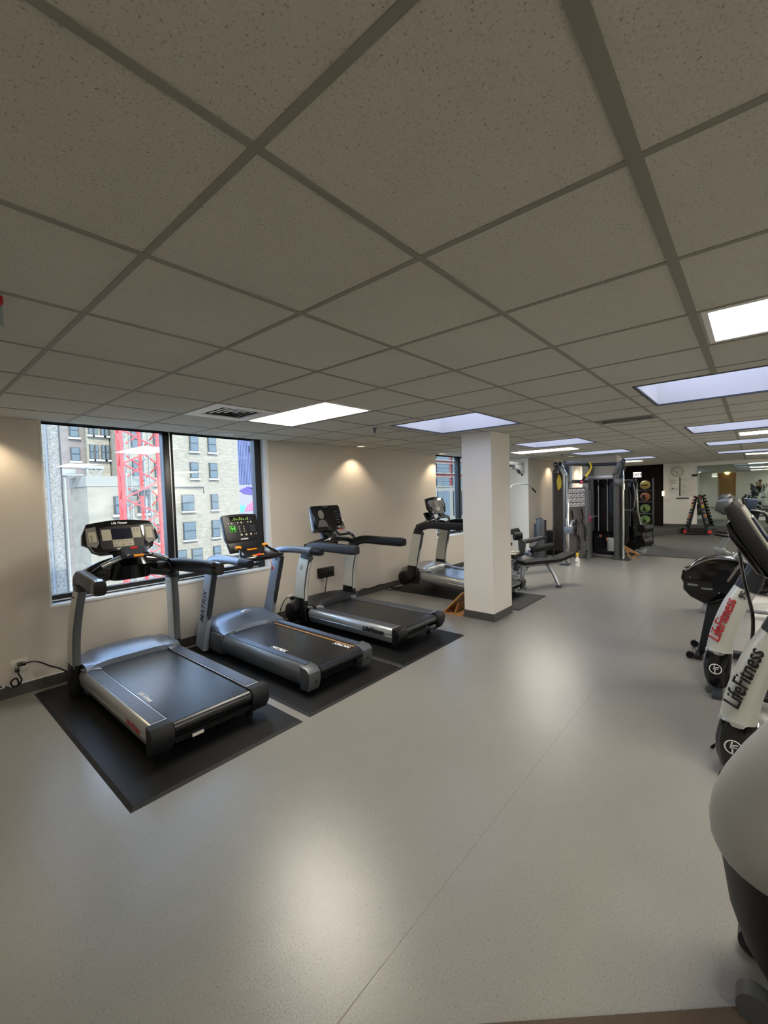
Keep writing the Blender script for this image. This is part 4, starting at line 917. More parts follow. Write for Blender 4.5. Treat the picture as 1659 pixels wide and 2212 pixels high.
MB().box((-.55, .1, .43), (-.05, .34, .455), .01).build('seat_top', 'key_beige', t)
MB().sweep([(-.15, .24, .02), (-.15, .24, .4)], .04, .05, p=5).build('front_leg', 'post_gray', t)
MB().sweep([(-.16, .24, .30), (-.45, .5, .03)], .03, .03, p=5).build('brace', 'steel_light', t)
MB().sweep([(.1, .2, .30), (.25, .5, .03)], .03, .03, p=5).build('brace', 'steel_light', t)
MB().box((-.6, .2, 0), (.35, .27, .06), .01).build('base_rail', 'steel_light', t); MB().box((-.6, .0, 0), (-.53, .6, .06), .01).build('cross_foot', 'steel_light', t)
MB().ball((.02, .06, .40), .075, 16, (1, 1, .8)).build('cam_cover', 'silver_blue', t)
for yy in (-.02, .12): MB().ball((-.22, yy, .16), .035, 10, (1.6, 1, .7)).build('hand_knob', 'gloss_black', t)
# flat bench
t = thing('weight_bench', 'long black flat bench on silver legs nearest the cable machine', 'bench', (7.62, 2.86, 0), math.atan2(-.5, .88))
MB().sweep([(-.46, 0, .435), (.30, 0, .435)], .13, .035, side=(0, 1, 0), p=6).build('seat_pad', 'pad_black', t)
MB().sweep([(.31, 0, .44), (.40, 0, .46), (.62, 0, .52)], .13, .035, side=(0, 1, 0), p=6).build('back_pad', 'pad_black', t)
MB().box((-.44, -.03, .35), (.5, .03, .40), .006).build('frame_rail', 'steel_light', t)
for s in (-1, ):
    l = MB().sweep([(.08, s*.02, .38), (.10, s*.17, .20), (.115, s*.26, .03)], .024, .022, p=5, side=(1, 0, 0)).build('leg', 'steel_light', t)
    MB().lathe([(.001, 0), (.055, 0), (.05, .012), (.02, .03)], (.115, s*.265, 0)).build('foot_disc', 'dark_plastic', l)
MB().sweep([(-.42, 0, .38), (-.46, 0, .03)], .03, .03, p=5).build('rear_leg', 'steel_light', t); MB().box((-.5, -.2, 0), (-.43, .2, .04), .006).build('rear_foot', 'steel_light', t)
# grey weight tower and black box by the beige wall
t = thing('weight_tower', 'grey weight tower with bent handle against the beige wall', 'gym machine', (10.45, 3.94, 0))
MB().sweep([(0, 0, .02), (0, 0, .9), (.01, -.01, .97)], [.085, .085, .07], .11, p=4).build('shroud', 'post_gray', t, 50)
MB().sweep([(-.02, .12, .02), (-.02, .12, .86)], .05, .05, p=3).build('rear_post', 'gunmetal', t)
MB().tube([(-.03, .12, .97), (.0, .0, .99), (.04, -.05, .93)], .022).build('handle', 'gunmetal', t)
MB().box((-.14, -.14, 0), (.14, .16, .04), .01).build('base', 'post_gray', t)
t = thing('equipment_box', 'black box with a hooked handle in the corner behind the roller pads', 'box', (11.36, 4.03, 0))
MB().box((-.2, -.13, 0), (.2, .13, .62), .012).build('case', 'dark_plastic', t); MB().tube(smooth_path([(.05, -.04, .61), (.04, -.04, .70), (.09, -.04, .74), (.12, -.04, .69)]), .012).build('hook_handle', 'gloss_black', t)

# ------------------------------------------------------------------ cable machine
O = V((10.9, 3.0, 0)); t = thing('cable_machine', 'large dark multi-station cable machine with silver guide posts in the middle distance', 'cable machine', O)
L = lambda x, y, z: (x-O.x, y-O.y, z)
MB().tube([L(10.0, 3.17, .01), L(10.0, 3.17, 1.98), L(10.02, 3.22, 2.06), L(10.08, 3.32, 2.2)], .026).build('guide_post', 'chrome', t)
MB().sweep([L(10.06, 3.26, .01), L(10.06, 3.26, 2.02), L(10.14, 3.4, 2.22)], .02, .03, p=5).build('frame_post', 'post_gray', t)
MB().sweep([L(11.10, 3.83, .01), L(11.10, 3.83, 2.12), L(10.9, 3.7, 2.2)], .04, .05, p=5).build('frame_post', 'post_gray', t)
MB().sweep([L(11.34, 3.03, .01), L(11.34, 3.03, 2.25)], .05, .06, p=5).build('frame_post', 'post_gray', t)
MB().sweep([L(11.19, 2.45, .01), L(11.19, 2.45, 1.95), L(11.19, 2.38, 2.22)], .045, .06, p=5).build('frame_post', 'post_gray', t)
MB().sweep([L(11.42, 2.40, .01), L(11.42, 2.40, 1.95), L(11.4, 2.32, 2.2)], .035, .045, p=5).build('frame_post', 'post_gray', t)
MB().tube([L(11.16, 2.30, .01), L(11.16, 2.30, 1.9)], .026).build('guide_post', 'chrome', t)
pth = smooth_path([L(10.1, 3.24, 2.25), L(10.6, 3.2, 2.27), L(11.3, 3.08, 2.27), L(11.38, 2.75, 2.26), L(11.22, 2.36, 2.25)])
MB().tube(pth, .04, 12).build('top_rail', 'gunmetal', t); MB().tube([p+V((0, -.01, .045)) for p in pth[:12]], .03, 10).build('top_rail_cover', 'steel_light', t)
for c, r in ((L(10.08, 3.24, 2.27), .07), (L(11.18, 2.3, 2.28), .085)): MB().ball(c, r, 16, (1, .6, 1)).build('corner_joint', 'gunmetal', t)
MB().ball(L(10.0, 3.42, 2.25), .06, 14).build('grip_ball', 'gloss_black', t)
MB().prism([(L(0, 2.42, 0)[1], 2.02), (L(0, 2.52, 0)[1], 1.98), (L(0, 2.40, 0)[1], 2.30), (L(0, 2.26, 0)[1], 2.30)], 'x', L(11.12, 0, 0)[0], L(11.22, 0, 0)[0], .01).build('corner_arm', 'post_gray', t)
MB().box(L(10.05, 3.10, 1.82), L(11.34, 3.18, 1.90), .01).build('cross_beam', 'post_gray', t)
MB().box(L(11.2, 2.42, 1.90), L(11.34, 3.05, 1.99), .01).build('cross_beam', 'steel_light', t)
MB().sweep([L(10.05, 3.22, .09), L(10.6, 3.28, .10), L(11.34, 3.1, .09)], .03, .03, side=(0, 0, 1)).build('base_rail', 'steel_light', t)
MB().sweep([L(11.34, 3.0, .08), L(11.2, 2.4, .06)], .03, .04, side=(0, 0, 1)).build('base_rail', 'steel_light', t)
MB().sweep([L(10.05, 3.25, .05), L(11.1, 3.83, .05)], .03, .04, side=(0, 0, 1)).build('base_rail', 'gunmetal', t)
for a in ((9.86, 3.2), (11.2, 2.25)): MB().box(L(a[0]-.08, a[1]-.1, 0), L(a[0]+.14, a[1]+.1, .035), .01).build('foot_plate', 'gunmetal', t)
# shrouded stack on the left: between front and back posts
d = V((1.05, .59, 0)).normalized()
def wallpanel(name, p, q, z0, z1, m, th=.03, par=t):
    p, q = V(p), V(q); dd = (q-p).normalized(); n = V((-dd.y, dd.x, 0))*th/2
    return MB().prism([((p-n).x-O.x, (p-n).y-O.y), ((q-n).x-O.x, (q-n).y-O.y), ((q+n).x-O.x, (q+n).y-O.y), ((p+n).x-O.x, (p+n).y-O.y)], 'z', z0, z1).build(name, m, par, 0)
sh = wallpanel('stack_shroud', (10.36, 3.36, 0), (10.72, 3.70, 0), .08, 2.08, 'gloss_black', .05)
MB().prism([(.0, 1.72), (.16, 1.66), (.22, 1.9), (.12, 2.05), (.02, 2.0), (-.04, 1.86)], 'y', -.004, .004, 0, Matrix.Translation((10.40-O.x, 3.445-O.y, 0)) @ Matrix.Rotation(math.atan2(.34, .36), 4, 'Z')).build('shroud_emblem', 'ball_yellow', sh, 0)
wallpanel('shroud_bar', (10.34, 3.30, 0), (10.74, 3.68, 0), 1.05, 1.08, 'gunmetal', .03)
# exercise board
MBD = Matrix.Translation((10.10-O.x, 3.20-O.y, 0)) @ Matrix.Rotation(math.atan2(-.20, .52), 4, 'Z')
MB().box((0, 0, .18), (.60, .02, 1.72)).build('backboard', 'board_gray', t, 0, MBD)
pc = MB().box((.01, -.012, 1.26), (.59, -.004, 1.71)).build('instruction_placard', 'gunmetal', t, 0, MBD)
for i in range(4):
    for j in range(4):
        x = .025+.14*i; z = 1.285+.105*j
        MB().box((x, -.016, z), (x+.115, -.012, z+.085)).build('placard_cell', 'poster', pc, 0, MBD)
        MB().tube([(x+.03, -.018, z+.015), (x+.045+.02*((i+j) % 3), -.018, z+.05), (x+.085, -.018, z+.02+.015*(i % 3))], .009, 6).build('placard_figure', 'ink', pc, 35, MBD)
for i, (x, z) in enumerate(((.08, .98), (.20, .74), (.42, 1.0), (.50, .62), (.30, .42))):
    MB().tube(smooth_path([(x, -.04, z+.22), (x+.04, -.04, z+.05), (x+.02, -.04, z-.08), (x+.06, -.04, z-.13)]), .018, 8).build('hanging_handle', 'gloss_black', t, 35, MBD)
# pulley carriage on the left guide post
cg = MB().prism([(-.05, .70), (.32, .70), (.40, .76), (.36, .90), (.24, 1.0), (.14, .98), (.03, .88)], 'y', -.03, .03, .008, Matrix.Translation((10.0-O.x, 3.13-O.y, 0))).build('pulley_carriage', 'steel_light', t, 30)
MB().box(L(9.86, 3.05, .70), L(10.04, 3.2, .85), .01).build('carriage_block', 'silver_blue', cg)
for x, z in ((10.16, .90), (10.25, .77)):
    MB().lathe([(.03, -.034), (.055, -.034), (.055, -.03), (.03, -.03)], L(x, 3.13, z), 20, 'y').build('pulley_wheel', 'gloss_black', cg); MB().cyl(L(x, 3.098, z), L(x, 3.09, z), .014, n=12).build('pulley_axle', 'chrome', cg)
MB().tube([L(10.45, 3.08, .75), L(10.40, 3.07, .45), L(10.34, 3.07, .16)], .014, 8).build('strap', 'gloss_black', t); MB().tube([L(10.45, 3.08, .75), L(10.54, 3.07, .45), L(10.56, 3.07, .2)], .014, 8).build('strap', 'gloss_black', t)
MB().tube([L(10.32, 3.08, .98), L(10.42, 3.08, .90), L(10.47, 3.08, .76)], .02, 8).build('carabiner', 'gloss_black', t)
# right weight stack
wallpanel('rear_shroud', (11.40, 3.0, 0), (11.30, 2.45, 0), .1, 1.92, 'screen_dark', .02)
ws = wallpanel('weight_stack', (11.33, 2.97, 0), (11.22, 2.53, 0), .12, .66, 'gloss_black', .14)
for k in range(9): wallpanel('stack_plate_gap', (11.25, 2.95, 0), (11.14, 2.55, 0), .17+.05*k, .175+.05*k, 'gunmetal', .004, ws)
for y in (2.86, 2.66): MB().tube([L(11.29, y, .6), L(11.29, y, 1.92)], .012, 8).build('guide_rod', 'steel_light', t); MB().tube([L(11.29, y, 1.75), L(11.29, y, 1.86)], .025, 10).build('rod_bumper', 'gloss_black', t)
MB().ball(L(11.12, 2.78, .55), .032, 12).build('selector_pin', 'ball_orange', t)
MB().box(L(11.06, 2.48, .20), L(11.16, 2.62, .52), .02).build('foot_block', 'steel_light', t); MB().lathe([(.05, -.02), (.05, .02), (.03, .02), (.03, -.02)], L(11.10, 2.60, .48), 20, 'x').build('selector_ring', 'ball_orange', t)
MB().box(L(11.08, 2.30, 1.72), L(11.20, 2.48, 1.90), .02).build('pulley_bracket', 'post_gray', t)
MB().tube([L(11.12, 2.28, 2.1), L(11.10, 2.27, 1.9), L(11.12, 2.28, 1.72)], .010, 8).build('cable_end', 'chrome', t); MB().tube([L(11.12, 2.28, 1.78), L(11.12, 2.28, 1.64)], .03, 10).build('carabiner', 'chrome', t)
MB().box(L(10.9, 2.9, 1.0), L(11.36, 3.4, 1.02)).build('brace_bar', 'steel_light', t, 0)
# yellow suspension strap over the rail
t = thing('suspension_strap', 'yellow and black suspension strap slung over the cable machine top rail', 'strap', (11.2, 3.05, 2.2))
MB().tube([(-.02, -.03, .12), (.0, -.06, .0), (-.2, -.05, -.14), (-.42, -.03, -.24)], [.02, .022, .025, .022], 8).build('yellow_webbing', 'yellow', t)
MB().tube([(-.42, -.03, -.24), (-.62, -.02, -.34), (-.72, -.02, -.38)], .028, 8).build('black_handle', 'gloss_black', t); MB().ball((-.72, -.04, -.36), .035, 10).build('handle_end', 'pink', t)
# stability ball and things behind the frame
t = thing('exercise_ball', 'silver exercise ball behind the cable machine board', 'ball', (11.2, 3.285, 0)); MB().ball((0, 0, .66), .232, 28).build('ball_shell', 'ball_silver', t)
MB().lathe([(.15, 0), (.15, .02), (.02, .02), (.02, .33), (.13, .4), (.13, .42), (.001, .40)], n=20).build('ball_stand', 'gunmetal', t)
t = thing('storage_rack', 'pale rack leaning behind the machine board with a pink towel', 'rack', (11.02, 2.99, 0))
for x in (-.05, .04, .12): MB().box((x, 0, 0), (x+.03, .04, 1.68)).build('slat', 'steel_light', t, 0)
MB().box((-.05, 0, 1.66), (.15, .04, 1.69)).build('top_bar', 'steel_light', t, 0); MB().box((-.06, -.02, .9), (.06, 0, 1.05), .004).build('towel', 'pink', t)
# spray bottle
t = thing('spray_bottle', 'white spray bottle with yellow trigger on the floor', 'spray bottle', (9.83, 2.92, 0))
MB().lathe([(.001, 0), (.045, 0), (.048, .01), (.048, .13), (.04, .17), (.018, .205), (.016, .23)], n=24).build('bottle', 'paper', t)
MB().lathe([(.02, .225), (.02, .25), (.014, .255)], n=16).build('collar', 'yellow', t); MB().box((-.045, -.016, .25), (.035, .016, .295), .008).build('spray_head', 'yellow', t)
MB().box((-.055, -.008, .262), (-.04, .008, .285), .003).build('nozzle', 'orange', t); MB().tube([(-.02, 0, .25), (-.038, 0, .215), (-.034, 0, .19)], .006, 8).build('trigger', 'yellow', t)
MB().box((-.049, -.015, .08), (-.044, .03, .10)).build('bottle_mark', 'ink', t, 0)
# leg press pads and black machine to the right of the frame
t = thing('pulley_station', 'black shrouded station with round hump and roller pads behind the right post', 'gym machine', (12.35, 2.40, 0))
MB().prism([(.20, .05), (.22, 1.75), (.10, 1.88), (-.10, 1.88), (-.17, 1.8), (-.19, 1.1), (-.26, .75), (-.36, .5), (-.20, .05)], 'x', -.06, .12, .02).build('shroud', 'gloss_black', t, 40)
MB().tube(smooth_path([(-.07, .16, .7), (-.07, .15, 1.5), (-.07, .06, 1.66), (-.07, -.03, 1.5), (-.07, -.02, .7)]), .018, 8).build('lift_handle', 'gunmetal', t)
MB().tube(smooth_path([(-.07, -.10, 1.80), (-.08, -.14, 1.5), (-.09, -.10, 1.15), (-.09, .10, 1.12)]), .010, 8).build('cable', 'steel_light', t)
MB().box((-.08, -.17, 1.08), (-.06, .22, 1.11)).build('shroud_band', 'gunmetal', t, 0)
MB().cyl((-.25, -.30, .66), (.10, -.42, .66), .10, n=24).build('upper_roller', 'pad_black', t); MB().cyl((-.25, -.28, .32), (.10, -.40, .34), .12, n=24).build('lower_roller', 'pad_black', t)
MB().sweep([(-.1, -.1, .7), (-.08, -.3, .55), (-.08, -.34, .36)], .03, .03).build('roller_arm', 'gunmetal', t)
MB().box((-.2, -.35, .012), (.2, -.15, .14), .02).build('base_step', 'steel_light', t)
t = thing('wooden_frame', 'thin wooden triangular frame on the floor right of the cable machine', 'frame', (11.77, 2.28, 0))
MB().sweep([(-.35, .06, .30), (.25, -.16, .025)], .012, .018, p=5).build('upper_slat', 'wood', t); MB().sweep([(-.38, .02, .22), (.20, -.19, .025)], .012, .018, p=5).build('lower_slat', 'wood', t); MB().box((-.38, -.10, 0), (.28, -.08, .03)).build('base_slat', 'wood', t, 0); MB().sweep([(-.36, .06, .30), (-.37, -.08, .02)], .012, .018, p=5).build('end_slat', 'wood', t)

# ball rack against the dark wall
t = thing('ball_rack', 'grey medicine ball rack in front of the dark recess', 'ball rack', (14.2, 2.42, 0))
for y in (.17, -.25): MB().box((-.03, y-.02, .012), (.03, y+.02, 1.92), .004).build('post', 'post_gray', t)
for z in (.62, .93, 1.27, 1.60): MB().box((-.05, -.25, z-.03), (.12, .17, z-.01)).build('shelf', 'post_gray', t, 0)
MB().box((-.2, -.27, .012), (.25, .2, .05), .01).build('base', 'post_gray', t)
for z, m, lb in ((1.74, 'ball_yellow', 'yellow medicine ball with black band, top shelf of the rack'), (1.41, 'ball_orange', 'orange-rimmed medicine ball on the second shelf of the rack'), (1.07, 'ball_green', 'green medicine ball on the third shelf of the rack'), (.75, 'ball_green', 'green medicine ball on the lowest shelf of the rack')):
    b = thing('medicine_ball', lb, 'ball', (14.2, 2.42, z-.005), 0, 'medicine balls on the rack')
    MB().ball((0, -.06, 0), .128, 24).build('ball_shell', m, b)
    MB().lathe([(.105, -.02), (.109, 0), (.105, .02), (.09, .0)], (-.062, -.06, 0), 24, 'x').build('panel_ring', 'ball_silver', b)
    if z > 1.5: MB().box((-.129, -.15, -.018), (-.10, .03, .018), .004).build('band', 'gloss_black', b)
    else: MB().prism([(-.06, -.10), (.04, -.05), (-.02, .06), (-.08, .04)] if z > 1.2 else [(-.11, -.06), (-.02, -.05), (-.04, .07)], 'x', -.130, -.10, .004).build('band', 'gloss_black', b)
# dumbbell tower
DX, DY = 18.02, 1.46
t = thing('dumbbell_rack', 'black A-shaped dumbbell tower in front of the mirror', 'dumbbell rack', (DX, DY, .012))
MB().box((-.28, -.34, 0), (.28, .34, .05), .01).build('base', 'dark_plastic', t)
for s in (-1, 1): MB().sweep([(0, s*.27, .03), (0, s*.02, 1.28)], .16, .025, p=8).build('side_rack', 'dark_plastic', t)
cols = ['brick_red', 'dusty_pink', 'brick_red', 'ball_yellow', 'gunmetal', 'pad_blue', 'ball_orange', 'pad_blue', 'post_gray', 'dark_plastic', 'gunmetal', 'red']
cn = ['dark red', 'dusty pink', 'deep red', 'yellow', 'grey', 'navy blue', 'orange', 'blue-black', 'mid grey', 'black', 'slate', 'bright red']
rn = ['topmost', 'second from the top', 'third from the top', 'fourth from the top', 'fifth from the top', 'sixth from the top', 'seventh from the top', 'eighth from the top', 'ninth from the top', 'third from the bottom', 'second from the bottom', 'lowest']
for s in (-1, 1):
    for k in range(12):
        f = k/11; z = 1.27-1.19*f; y = s*(.075+.255*f); r = .030+.022*f
        db = thing('dumbbell', cn[k]+' dumbbell '+rn[k]+' on the '+('left' if s > 0 else 'right')+' side of the tower', 'dumbbell', (DX, DY+y, z+.012), 0, 'dumbbells on the tower')
        MB().cyl((-.06, 0, 0), (.06, 0, 0), .013, n=8).build('handle', 'chrome', db)
        for q in (-1, 1): MB().lathe([(.001, -.035), (r*1.1, -.03), (r*1.25, 0), (r*1.1, .03), (.001, .035)], (q*.085, 0, 0), 8, 'x').build('head', cols[k], db)
# mirror
t = struct('wall_mirror', MB().box((BX-.012, -3.0, .21), (BX-.002, 1.54, 2.36)), 'mirror', 0)
# clock
t = thing('wall_clock', 'round white wall clock left of the mirror', 'clock', (BX, 2.125, 2.19))
MB().lathe([(.001, -.015), (.165, -.015), (.165, -.045), (.19, -.05), (.19, 0), (.001, 0)], n=40, ax='x').build('rim', 'key_beige', t); MB().lathe([(.001, -.022), (.165, -.022), (.165, -.018), (.001, -.018)], n=40, ax='x').build('dial', 'paper', t)
for k in range(12):
    a = 2*PI*k/12; MB().box((-.026, .135*math.sin(a)-.008, .135*math.cos(a)-.012), (-.022, .135*math.sin(a)+.008, .135*math.cos(a)+.012)).build('numeral', 'ink', t, 0)
MB().box((-.03, -.006, -.10), (-.026, .006, .01)).build('hour_hand', 'gloss_black', t, 0); MB().box((-.034, .0, -.004), (-.03, .14, .004)).build('minute_hand', 'gloss_black', t, 0)
def wallbox(name, label, cat, y0, y1, z0, z1, m, th=.012, x=BX):
    t = thing(name, label, cat, (x, (y0+y1)/2, (z0+z1)/2)); a, b = abs(y1-y0)/2, (z1-z0)/2
    MB().box((-th, -a, -b), (0, a, b), min(.003, th/3)).build('panel', m, t); return t, a, b
t, a, b = wallbox('wall_notice', 'framed paper notice below the clock', 'notice', 2.09, 2.37, 1.70, 1.93, 'paper')
for k in range(4): MB().box((-.014, -.09, -.06+.04*k), (-.0118, .09, -.052+.04*k)).build('text_line', 'ink', t, 0)
t, a, b = wallbox('thermostat', 'white wall thermostat with dark display under the notice', 'thermostat', 2.09, 2.35, 1.47, 1.66, 'white_plastic', .03)
MB().box((-.034, -.01, -.01), (-.0295, .07, .035)).build('display', 'ink', t, 0); MB().box((-.034, -.09, -.05), (-.0295, -.07, .03)).build('button_strip', 'ink', t, 0)
t, a, b = wallbox('schedule_board', 'large white exercise chart covered in small panels beside the mirror', 'board', 1.56, 2.03, 1.28, 1.99, 'paper')
for k in range(9): MB().box((-.014, -.21, -.31+.072*k), (-.0118, .21, -.305+.072*k)).build('chart_line', 'ink', t, 0)
for yy, k in ((.08, 7), (-.06, 5), (.1, 4), (-.05, 2), (.1, 1), (-.1, 8)): MB().box((-.014, yy, -.31+.072*k), (-.0118, yy+.012, -.24+.072*k)).build('chart_mark', 'ink', t, 0)
t, a, b = wallbox('chart_strip', 'narrow black strip along the left side of the chart', 'strip', 2.035, 2.065, 1.30, 1.98, 'gloss_black', .014)
t, a, b = wallbox('wall_sign', 'small black sign above the chart', 'sign', 1.54, 1.70, 1.99, 2.07, 'gloss_black', .02)
t = thing('grab_rail', 'short dark metal rail on the wall beneath the chart', 'rail', (BX, 1.96, 1.225))
MB().tube([(-.07, -.19, 0), (-.07, .19, 0)], .02).build('bar', 'gunmetal', t)
for s in (-1, 1): MB().cyl((-.07, s*.17, 0), (0, s*.17, 0), .02).build('bracket', 'gunmetal', t)
t, a, b = wallbox('light_switch', 'small white switch plate low on the back wall', 'switch', 2.39, 2.51, 1.12, 1.24, 'white_plastic')
t, a, b = wallbox('door_chime', 'glowing white plate on the edge of the dark recess', 'wall plate', 2.535, 2.60, 1.31, 1.49, 'emissive' if False else 'lens_warm', .03, BX-.001)  # plain white plate, no lamp; its brightness is emission in the material
struct('door_1', MB().box((BX-.02, 2.62, .2), (BX+.02, 3.0, 2.35), .004), 'dark_wall', 0)
# exit sign
t = thing('exit_sign', 'lit white EXIT sign on the dark recess wall', 'exit sign', (BX, 3.40, 2.135))
MB().box((-.06, -.145, -.105), (0, .145, .105), .01).build('housing', 'white_plastic', t); MB().box((-.064, -.135, -.095), (-.059, .135, .095)).build('lit_face', 'exit_face', t, 0)
text('lettering', 'EXIT', .155, (-.066, 0, -.052), (0, -1, 0), (0, 0, 1), 'ink', t, bold=.004, align='CENTER')

# ------------------------------------------------------------------ room behind the camera, seen in the mirror
FX = -1.40
struct('door_2', MB().box((FX, 1.24, 0), (FX+.03, 1.90, 2.04), .004), 'wood_door', 0)
struct('trim_door', MB().box((FX, .98, 0), (FX+.02, 1.22, 2.45)).box((FX, 1.22, 2.05), (FX+.02, 1.97, 2.45)).box((FX, 1.92, 0), (FX+.02, 1.97, 2.05)), 'tan_strip', 0)
struct('wall_panel', MB().box((FX, 2.0, .15), (FX+.03, 2.98, 2.44), .004), 'mural_white' if False else 'paint_white', 0)
t = thing('globe_light', 'warm globe ceiling lamp over the wooden door, seen in the mirror', 'ceiling lamp', (FX+.35, 1.45, H)); MB().ball((0, 0, -.06), .14, 20, (1, 1, .8)).build('globe', 'warm_lamp', t); MB().cyl((0, 0, -.02), (0, 0, 0), .09).build('ceiling_plate', 'white_trim', t)
t = thing('exit_sign', 'white EXIT sign beside the wooden door, seen in the mirror', 'exit sign', (FX, 2.17, 2.30)); MB().box((0, -.17, -.14), (.05, .17, .14), .01).build('housing', 'white_plastic', t); MB().box((.048, -.155, -.125), (.053, .155, .125)).build('lit_face', 'exit_face', t, 0)
text('lettering', 'EXIT', .17, (.055, 0, -.03), (0, 1, 0), (0, 0, 1), 'logo_red', t, bold=.006, align='CENTER')
struct('baseboard_front', MB().box((FX, -3.0, 0), (FX+.01, 1.2, .10)), 'base_gray', 0)

# photographer, visible in the far mirror
def figure():
    t = thing('person', 'person in dark clothes holding a phone, seen small in the far mirror', 'person', (-.46, -.30, .0))
    def skin(name, m, pts, edges, parent, sub=2):
        me = bpy.data.meshes.new(name); me.from_pydata([p[0] for p in pts], edges, []); o = bpy.data.objects.new(name, me); C.objects.link(o); o.parent = parent
        md = o.modifiers.new('s', 'SKIN'); md.use_smooth_shade = True
        for i, p in enumerate(pts): me.skin_vertices[0].data[i].radius = p[1] if isinstance(p[1], tuple) else (p[1], p[1])
        me.skin_vertices[0].data[0].use_root = True
        o.modifiers.new('u', 'SUBSURF').levels = sub; o.modifiers['u'].render_levels = sub
        me.materials.append(MATS[m]); return o
    pts = [((0, 0, .95), (.15, .12)), ((0, 0, 1.15), (.14, .11)), ((0, 0, 1.36), (.17, .12)), ((.01, 0, 1.48), (.10, .09)), ((.02, 0, 1.56), .06), ((.03, 0, 1.63), .065), ((.05, 0, 1.72), (.085, .10)), ((.04, 0, 1.81), (.075, .09)),
           ((0, .17, 1.43), .065), ((.06, .24, 1.20), .05), ((.27, .20, 1.42), .04), ((.36, .17, 1.56), .028),
           ((0, -.17, 1.43), .065), ((.05, -.22, 1.18), .05), ((.26, -.02, 1.40), .04), ((.35, .10, 1.56), .028),
           ((0, .10, .88), .10), ((.02, .11, .50), .065), ((0, .12, .09), .045), ((.13, .13, .05), .04),
           ((0, -.10, .88), .10), ((.01, -.11, .50), .065), ((-.01, -.12, .09), .045), ((.12, -.13, .05), .04)]
    edges = [(0, 1), (1, 2), (2, 3), (3, 4), (4, 5), (5, 6), (6, 7), (2, 8), (8, 9), (9, 10), (10, 11), (2, 12), (12, 13), (13, 14), (14, 15), (0, 16), (16, 17), (17, 18), (18, 19), (0, 20), (20, 21), (21, 22), (22, 23)]
    skin('body', 'skin', pts, edges, t)
    g = .014
    sh = [(p, tuple(x+g for x in (r if isinstance(r, tuple) else (r, r)))) for p, r in [pts[i] for i in (0, 1, 2, 3, 8, 9, 10, 12, 13, 14)]]
    skin('shirt', 'cloth_black', sh, [(0, 1), (1, 2), (2, 3), (2, 4), (4, 5), (5, 6), (2, 7), (7, 8), (8, 9)], t)
    tr = [(p, tuple(x+g for x in (r if isinstance(r, tuple) else (r, r)))) for p, r in [pts[i] for i in (0, 16, 17, 18, 20, 21, 22)]]
    skin('trousers', 'cloth_navy', tr, [(0, 1), (1, 2), (2, 3), (0, 4), (4, 5), (5, 6)], t)
    for s in (-1, 1): MB().sweep([(-.07, s*.125, .05), (.05, s*.128, .05), (.19, s*.13, .035)], [.045, .05, .035], [.045, .04, .028], side=(0, 1, 0)).build('shoe', 'gloss_black', t)
    MB().ball((.03, 0, 1.80), .10, 20, (1.0, .88, .95)).build('hair', 'hair', t)
    # five fingers on each hand round the phone edge, face features
    for s, hx, hy, hz in ((1, .38, .185, 1.60), (-1, .37, .10, 1.60)):
        for k in range(4): MB().tube([(hx-.01, hy+.0*s, hz-.03+.022*k), (hx+.035, hy+.012*s, hz-.025+.022*k), (hx+.05-.004*k, hy-.012*s, hz-.022+.022*k)], [.009, .0085, .007], 8).build('finger', 'skin', t)
        MB().tube([(hx-.015, hy-.005*s, hz-.02), (hx+.005, hy-.02*s, hz+.02), (hx+.02, hy-.022*s, hz+.05)], [.011, .010, .008], 8).build('thumb', 'skin', t)
    for s in (-1, 1): MB().ball((.14, s*.033, 1.745), .011, 8).build('eye', 'paper', t); MB().ball((.05, s*.095, 1.74), .028, 10, (.6, .4, 1)).build('ear', 'skin', t)
    MB().tube([(.145, 0, 1.75), (.165, 0, 1.705)], [.008, .014], 8).build('nose', 'skin', t); MB().sweep([(.143, -.025, 1.675), (.15, 0, 1.673), (.143, .025, 1.675)], .006, .006, side=(0, 0, 1)).build('mouth', 'brick_red', t)
figure()
t = thing('phone', 'black phone held up by the person, seen in the mirror', 'phone', (-.035, -.13, 1.66))
MB().box((-.004, -.036, -.075), (.004, .036, .075), .003).build('phone_body', 'gloss_black', t)

# ------------------------------------------------------------------ outside the windows
t = thing('neighbouring_building', 'grey stone building with paired dark windows behind the roof shed', 'building', (9.5, 40, -16))
def fac(t, m, o, x0, x1, y0, y1, z0, z1, name='facade'):
    MB().box((x0-o[0], y0-o[1], z0-o[2]), (x1-o[0], y1-o[1], z1-o[2])).build(name, m, t, 0)
def win(t, o, x0, x1, z0, z1, y, sill=True, bars=1):
    MB().box((x0-o[0], y-.16-o[1], z0-o[2]), (x1-o[0], y-.02-o[1], z1-o[2])).build('window', 'win_frame', t, 0)
    w_ = t.children[-1]
    p = MB(); n = bars+1; zs = [z0+(z1-z0)*k/n for k in range(n+1)]
    for a, b in zip(zs, zs[1:]): p.box((x0+.06-o[0], y-.2-o[1], a+.05-o[2]), (x1-.06-o[0], y-.15-o[1], b-.05-o[2]))
    p.build('pane', 'win_glass', w_, 0)
    if sill: MB().box((x0-.1-o[0], y-.25-o[1], z0-.14-o[2]), (x1+.1-o[0], y-o[1], z0-o[2])).build('sill', 'win_sill', w_, 0)
o = (9.5, 40, -16)
fac(t, 'stone_gray', o, -6, 10.55, 40, 48, -16, 15); fac(t, 'stone_beige', o, 10.55, 12.1, 39.4, 48, -16, 15)
for z in (-8, -4.6, -1.2, 1.8, 4.87, 6.7, 9.6):
    win(t, o, 9.6, 10.2, z, z+1.05, 40)
    if z > 1: win(t, o, 7.4, 8.0, z, z+1.05, 40)
